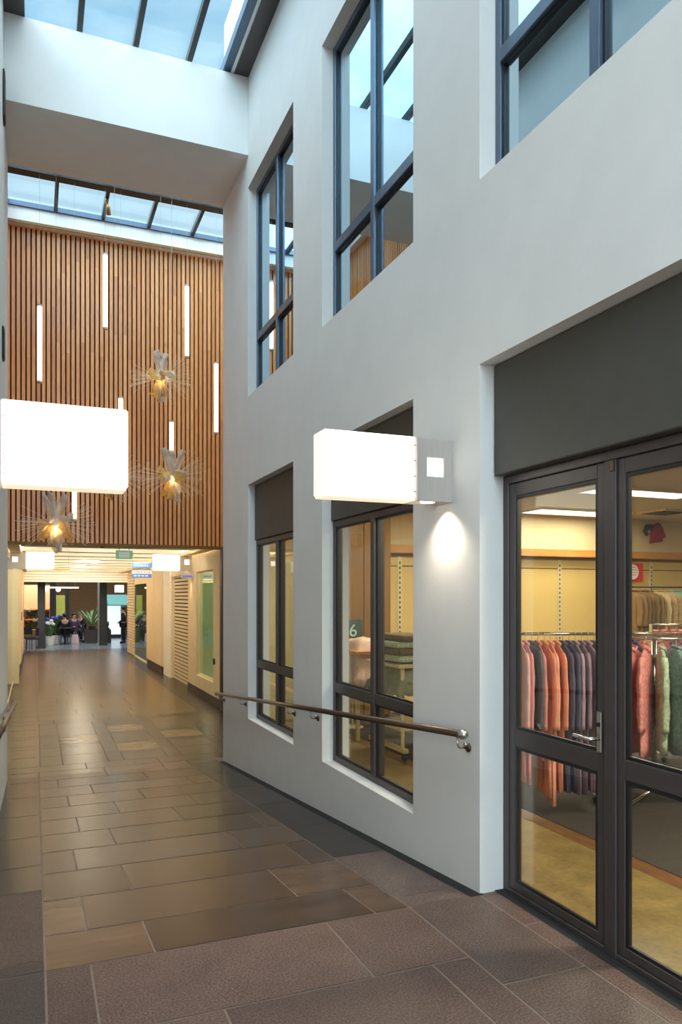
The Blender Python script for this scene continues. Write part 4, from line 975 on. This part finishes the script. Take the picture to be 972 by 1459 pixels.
a = toY(153,863,39); b_ = toY(181,863,39); c = toY(153,850,39.8)
MB().loft([[(a.x,38.6,a.z+.05),(a.x,39.9,c.z+.1),(a.x,39.9,a.z+.1),(a.x,38.6,a.z)],[(b_.x+.3,38.6,a.z+.05),(b_.x+.3,39.9,c.z+.1),(b_.x+.3,39.9,a.z+.1),(b_.x+.3,38.6,a.z)]]).build('canopy', mat('teal canvas', lin(92,146,136), .7), o)
for xx in (a.x+.05, b_.x+.25): MB().tube([(xx,39.85,FARZ+.001),(xx,39.85,c.z)], .03).build('post', M['brushed'], o)
a = toY(164,844,38); b_ = toY(176,834,38)
o = thing('cube_lamp', 'cream lit cube lamp hanging over the teal awning', 'lamp', ((a.x+b_.x)/2,38,a.z))
MB().box(a.x,b_.x,37.8,38.2,a.z,b_.z).build('shade', M['lampshade'], o, bevel=.01)
MB().tube([((a.x+b_.x)/2,38,b_.z),((a.x+b_.x)/2,38,hz)], .012).build('rod', M['wire'], o)
a = toY(62,838,36); b_ = toY(112,836,36)
o = thing('light_rail', 'long thin lit rail across the far hall', 'light', ((a.x+b_.x)/2,36,a.z))
MB().box(a.x,b_.x,35.97,36.03,a.z,a.z+.06).build('diffuser', M['diffuser'], o)
for k in (.1,.9): MB().tube([(a.x+(b_.x-a.x)*k,36,a.z+.06),(a.x+(b_.x-a.x)*k,36,hz)], .01).build('rod', M['wire'], o)
for px, py, lab in ((66,839,'round lit lamp left of the back column in the far hall'),(83,840,'round lit lamp right of the back column in the far hall')):
    p = toY(px,py,37)
    o = thing('globe_lamp', lab, 'lamp', p, 'globe lamps in the far hall'); MB().ball(p.x,p.y,p.z,.11,14).build('globe', M['lampshade'], o, smooth=True)
    MB().tube([(p.x,p.y,p.z+.1),(p.x,p.y,hz)], .01).build('rod', M['wire'], o)
# florist shelves on the left
p = toY(45,880,40); q_ = toY(72,880,40)
o = thing('flower_stand', 'lit timber flower stand at the left of the far hall', 'stand', ((p.x+q_.x)/2,40.4,FARZ))
MB().box(p.x-1.2,q_.x,40.6,40.66,FARZ+.001,EYE+.55).build('back_panel', mat('orange lit panel', lin(214,166,122), .6), o)
for z in (.45,.95,1.45): MB().box(p.x-1.2,q_.x,40.1,40.6,FARZ+z,FARZ+z+.05).build('shelf', M['oak'], o)
for xx in (p.x-1.2,q_.x-.05): MB().box(xx,xx+.05,40.1,40.6,FARZ+.001,FARZ+1.5).build('side_panel', M['oak'], o)
light('stand_light', 'AREA', (p.x,39.4,EYE+.9), 55, (1,.88,.72), (.5,0,0), shape='RECTANGLE', size=2, size_y=.4)
def plant(x,y,z,h,rad,n,lab,leafm,pot,group=None,flower=None,pr=.14,ph=.22,name='potted_plant',wide=.05,cat='plant'):
    rr = random.Random(int(x*1000)+int(y*77))
    o = thing(name, lab, cat, (x,y,z), group)
    MB().lathe([(pr*.7,z+.001),(pr,z+ph),(pr*1.05,z+ph),(pr*1.05,z+ph+.02),(pr*.9,z+ph+.02)], x, y, 16).build('pot', pot, o, smooth=False)
    mb = MB()
    for k in range(n):
        a = rr.uniform(0,2*PI); l_ = rr.uniform(.6,1); ex = rr.uniform(.3,1)*rad
        pts = [(x+math.cos(a)*ex*u*1.1, y+math.sin(a)*ex*u*1.1, z+ph+(h*l_)*(1.35*u-.45*u*u*(ex/rad)*1.4)) for u in (0,.25,.5,.75,1)]
        sx, sy = -math.sin(a), math.cos(a); base = len(mb.v)
        for pt, wd in zip(pts, (.3,.8,1,.7,.08)):
            mb.v += [(pt[0]+sx*wide*wd,pt[1]+sy*wide*wd,pt[2]),(pt[0]-sx*wide*wd,pt[1]-sy*wide*wd,pt[2])]
        for i in range(4): mb.f.append((base+2*i,base+2*i+1,base+2*i+3,base+2*i+2)); mb.c.append(None)
    mb.build('foliage', leafm, o, smooth=True)
    if flower:
        for k in range(7):
            a = rr.uniform(0,2*PI); r_ = rr.uniform(0,rad*.8)
            MB().ball(x+r_*math.cos(a), y+r_*math.sin(a), z+ph+h*rr.uniform(.75,1.05), .085, 8, .7).build('bloom', flower, o, smooth=True)
    return o
pink = mat('pink bloom', lin(196,70,84), .7); red = mat('red bloom', lin(150,28,30), .7); purp = mat('purple bloom', lin(110,100,196), .7); whit = mat('white bloom', lin(236,232,226), .7); blue = mat('blue bloom', lin(60,80,170), .7)
clay = mat('dark clay pot', lin(70,52,44), .8); wpot = mat('white pot', lin(220,218,212), .6)
pl = [(40,.50,pink,'pink'),(45,.50,red,'red'),(50,.50,whit,'white'),(41,1.0,whit,'white'),(46,1.0,pink,'pink'),(67,.5,red,'red'),(68,1.0,pink,'pink'),(51,1.0,None,'leafy')]
tier = {.50:'lower', 1.0:'upper'}
pos = {40:'left end',45:'middle',50:'right of the middle',41:'left end',46:'middle',67:'right end',68:'right end',51:'right of the middle'}
for px, z, f_, nmx in pl:
    p = toY(px,880,40.35)
    plant(p.x,40.35,FARZ+z,.32,.2,26,'%s plant in clay pot, %s of the %s flower stand shelf' % (nmx+(' flowering' if f_ else ''), pos[px], tier[z]), M['leaf'], clay, 'potted plants on the flower stand', f_, .1, .14)
for px, f_, lab, h_ in ((67,blue,'blue flowering plant in white pot beside the left black column',.75),(72,whit,'white flowering plant in white pot between blue and purple ones',.7),(80,purp,'purple flowering plant in white pot left of the seated people',.95)):
    p = toY(px,912,35.2+(px%3)*.5); plant(p.x,35.2+(px%3)*.5,FARZ,h_,.3,40,lab,M['leaf'],wpot,'flowering plants on the hall floor',f_,.2,.34)
# planter and palm
a = toY(121,916,35.8); b_ = toY(158.5,897,35.8)
o = thing('planter_box', 'dark brown square planter behind the right black column', 'planter', ((a.x+b_.x)/2,36.2,FARZ))
m = MB(); m.box(a.x,b_.x,35.8,35.85,FARZ+.001,b_.z).box(a.x,b_.x,36.55,36.6,FARZ+.001,b_.z).box(a.x,a.x+.05,35.85,36.55,FARZ+.001,b_.z).box(b_.x-.05,b_.x,35.85,36.55,FARZ+.001,b_.z)
m.build('sides', M['skirting'], o); MB().box(a.x+.05,b_.x-.05,35.85,36.55,b_.z-.12,b_.z-.06).build('soil', M['black'], o)
p = toY(131,898,36.2); plant(p.x,36.2,b_.z-.06,.95,.75,30,'spiky pale palm growing in the brown planter',M['leaf_pale'],clay,None,None,.16,.2,'potted_palm',.05)
p = toY(153,898,36.2); plant(p.x,36.2,b_.z-.06,.35,.2,24,'low dark shrub at the right end of the brown planter',M['leaf'],clay,None,None,.1,.12,'potted_shrub',.05)
# people
def skin(name, pts, edges, rad, m, parent=None, root=0, sub=2, origin=None):
    o_ = Vector(origin) if origin is not None else Vector((0,0,0))
    me = bpy.data.meshes.new(name); me.from_pydata([tuple(p) for p in pts], edges, []); me.update()
    ob = bpy.data.objects.new(name, me); COL.objects.link(ob)
    if parent: ob.parent = parent
    else: ob.location = o_
    ob.modifiers.new('skin', 'SKIN'); sv = me.skin_vertices[0].data
    for i, r_ in enumerate(rad): sv[i].radius = r_ if isinstance(r_, tuple) else (r_, r_)
    sv[root].use_root = True
    s_ = ob.modifiers.new('sub', 'SUBSURF'); s_.levels = sub; s_.render_levels = sub
    me.materials.append(m); return ob
def person(x, y, z, rz, lab, pose, topm, legm, hairm, long_coat=False, S=1.0):
    if pose == 'stand':
        hip, kn, an = [(.09,0,.90),(-.09,0,.90)], [(.10,-.02,.49),(-.10,.03,.49)], [(.10,.02,.09),(-.10,.05,.09)]
        toe = [(.12,-.13,.035),(-.12,-.10,.035)]; pel = (0,0,.95); dz_ = 0
        el, wr, hd = [(.27,.03,1.12),(-.27,.03,1.12)], [(.22,-.18,.98),(-.25,-.05,.88)], [(.19,-.25,.97),(-.25,-.10,.80)]
    else:
        hip, kn, an = [(.09,-.02,.52),(-.09,-.02,.52)], [(.12,-.44,.50),(-.12,-.44,.50)], [(.12,-.46,.09),(-.12,-.40,.09)]
        toe = [(.13,-.62,.035),(-.13,-.56,.035)]; pel = (0,0,.55); dz_ = -.40
        el, wr, hd = [(.26,-.08,.76),(-.26,-.08,.76)], [(.20,-.32,.72),(-.20,-.32,.72)], [(.16,-.40,.72),(-.16,-.40,.72)]
    sp_, ch, nk, hdp, top = (0,.01,1.12+dz_), (0,.01,1.36+dz_), (0,-.01,1.50+dz_), (0,-.03,1.58+dz_), (0,-.02,1.70+dz_)
    sh = [(.18,.01,1.42+dz_),(-.18,.01,1.42+dz_)]
    P_ = [pel, sp_, ch, nk, hdp, top]+hip+kn+an+toe+sh+el+wr+hd
    #      0    1   2   3   4    5   6,7  8,9 10,11 12,13 14,15 16,17 18,19 20,21
    E_ = [(0,1),(1,2),(2,3),(3,4),(4,5),(0,6),(0,7),(6,8),(7,9),(8,10),(9,11),(10,12),(11,13),(2,14),(2,15),(14,16),(15,17),(16,18),(17,19),(18,20),(19,21)]
    rd = [(.13,.10),(.125,.09),(.14,.10),.055,(.075,.09),(.07,.085),.085,.085,.058,.058,.04,.04,.03,.03,.055,.055,.042,.042,.03,.03,.032,.032]
    P_ = [tuple(Vector(p)*S) for p in P_]; rd = [tuple(k*S for k in r_) if isinstance(r_, tuple) else r_*S for r_ in rd]
    b_ = skin('person', P_, E_, rd, M['skin'], None, 0, 2, (x,y,z)); b_.rotation_euler = (0,0,rz); tag(b_, lab, 'person')
    g = 1.16
    ti = [0,1,2,14,15,16,17,18,19]; te = [(0,1),(1,2),(2,3),(2,4),(3,5),(4,6),(5,7),(6,8)]
    skin('coat', [P_[i] for i in ti], te, [tuple(k*g+.012 for k in (rd[i] if isinstance(rd[i], tuple) else (rd[i],rd[i]))) for i in ti], topm, b_)
    li = [0,6,7,8,9,10,11]; le = [(0,1),(0,2),(1,3),(2,4),(3,5),(4,6)]
    skin('trousers', [P_[i] for i in li], le, [tuple(k*g+.01 for k in (rd[i] if isinstance(rd[i], tuple) else (rd[i],rd[i]))) for i in li], legm, b_)
    for t_, a_ in ((12,10),(13,11)):
        v0 = Vector(P_[a_]); v1 = Vector(P_[t_])
        MB().tube([v0+Vector((0,.04,-.02)), v0*.4+v1*.6, v1], [.05,.05,.035], 10).build('shoe', M['blackcloth'], b_, smooth=True, local=True)
    hz_ = Vector(P_[5]); MB().ball(hz_.x, hz_.y+.025, hz_.z-.015, .098, 14, 1.0).build('hair', hairm, b_, smooth=True, local=True)
    f_ = Vector(P_[4])
    MB().ball(f_.x, f_.y-.098, f_.z+.015, .016, 8, 1.4).build('nose', M['skin'], b_, smooth=True, local=True)
    for s_ in (-1,1): MB().ball(f_.x+s_*.032, f_.y-.088, f_.z+.045, .010, 8).build('eye', M['black'], b_, smooth=True, local=True)
    MB().box(f_.x-.024, f_.x+.024, f_.y-.094, f_.y-.084, f_.z-.035, f_.z-.027).build('mouth', mat('lip', lin(150,84,80), .6), b_, local=True)
    return b_
p = toY(175,917,35.3); person(p.x+.02,35.3,FARZ,-PI/2-.3,'person in black coat and trousers standing before the white screen','stand',M['blackcloth'],M['blackcloth'],M['hair'],S=.95)
purple = mat('purple knit', lin(70,50,84), .85); pinkc = mat('pale pink cloth', lin(226,196,200), .85)
def chair(x,y,z,rz,lab):
    o = thing('cafe_chair', lab, 'chair', (x,y,z), 'dark chairs in the far hall', rz=rz)
    MB().box(-.21,.21,-.21,.21,.40,.44).build('seat', M['blackcloth'], o, local=True, bevel=.01)
    MB().box(-.20,.20,.19,.215,.55,.85).build('backrest', M['blackcloth'], o, local=True, bevel=.01)
    for sx in (-1,1):
        MB().tube([(sx*.18,-.18,.40),(sx*.20,-.20,.001)], .014).build('leg', M['black'], o, local=True)
        MB().tube([(sx*.19,.205,.85),(sx*.18,.19,.42),(sx*.20,.24,.001)], .014).build('leg', M['black'], o, local=True)
for px, Y, rz, lab, pose, tm in ((92,36.0,PI+.2,'person in dark navy coat seated with back turned before the slim column','sit',M['navy']),(105,37.1,.5,'person in purple top seated beside the navy coat','sit',purple),(115,38.2,-.6,'person in black top seated left of the palm','sit',M['blackcloth'])):
    p = toY(px,912,Y); chair(p.x,Y,FARZ,rz,'dark chair under the '+lab.split(' seated')[0]); person(p.x,Y,FARZ,rz,lab,pose,tm,M['navy'],M['hair'])
p = toY(107,900,36.0)
t_ = thing('cafe_table', 'small dark round table in front of the seated people', 'table', (p.x-.45,35.6,FARZ))
MB().lathe([(.33,FARZ+.70),(.34,FARZ+.715),(.33,FARZ+.73)], p.x-.45, 35.6).build('tabletop', M['black'], t_)
MB().tube([(p.x-.45,35.6,FARZ+.02),(p.x-.45,35.6,FARZ+.70)], .03).build('stem', M['black'], t_); MB().lathe([(.22,FARZ+.001),(.22,FARZ+.015),(.03,FARZ+.04)], p.x-.45, 35.6).build('foot', M['black'], t_)
# pale pink shopping bag by the seated people
o = thing('carrier_bag', 'pale pink bag on the floor beside the seated people', 'bag', (p.x,36.0,FARZ))
MB().loft([[(p.x-k,36.0-.09,z_),(p.x+k,36.0-.09,z_),(p.x+k,36.0+.09,z_),(p.x-k,36.0+.09,z_)] for k, z_ in ((.17,FARZ+.001),(.15,FARZ+.2),(.12,FARZ+.40))]).build('body', pinkc, o, bevel=.01)
MB().tube([(p.x-.07,35.95,FARZ+.40),(p.x-.04,35.95,FARZ+.52),(p.x+.04,35.95,FARZ+.52),(p.x+.07,35.95,FARZ+.40)], .008).build('handle', pinkc, o, smooth=True)
for px, Y, rz, lab in ((42,33.6,.4,'dark empty chair left of the left black column'),(46.5,32.5,-1.2,'dark empty chair nearest the corridor mouth')):
    p = toY(px,920,Y); chair(p.x,Y,FARZ,rz,lab)
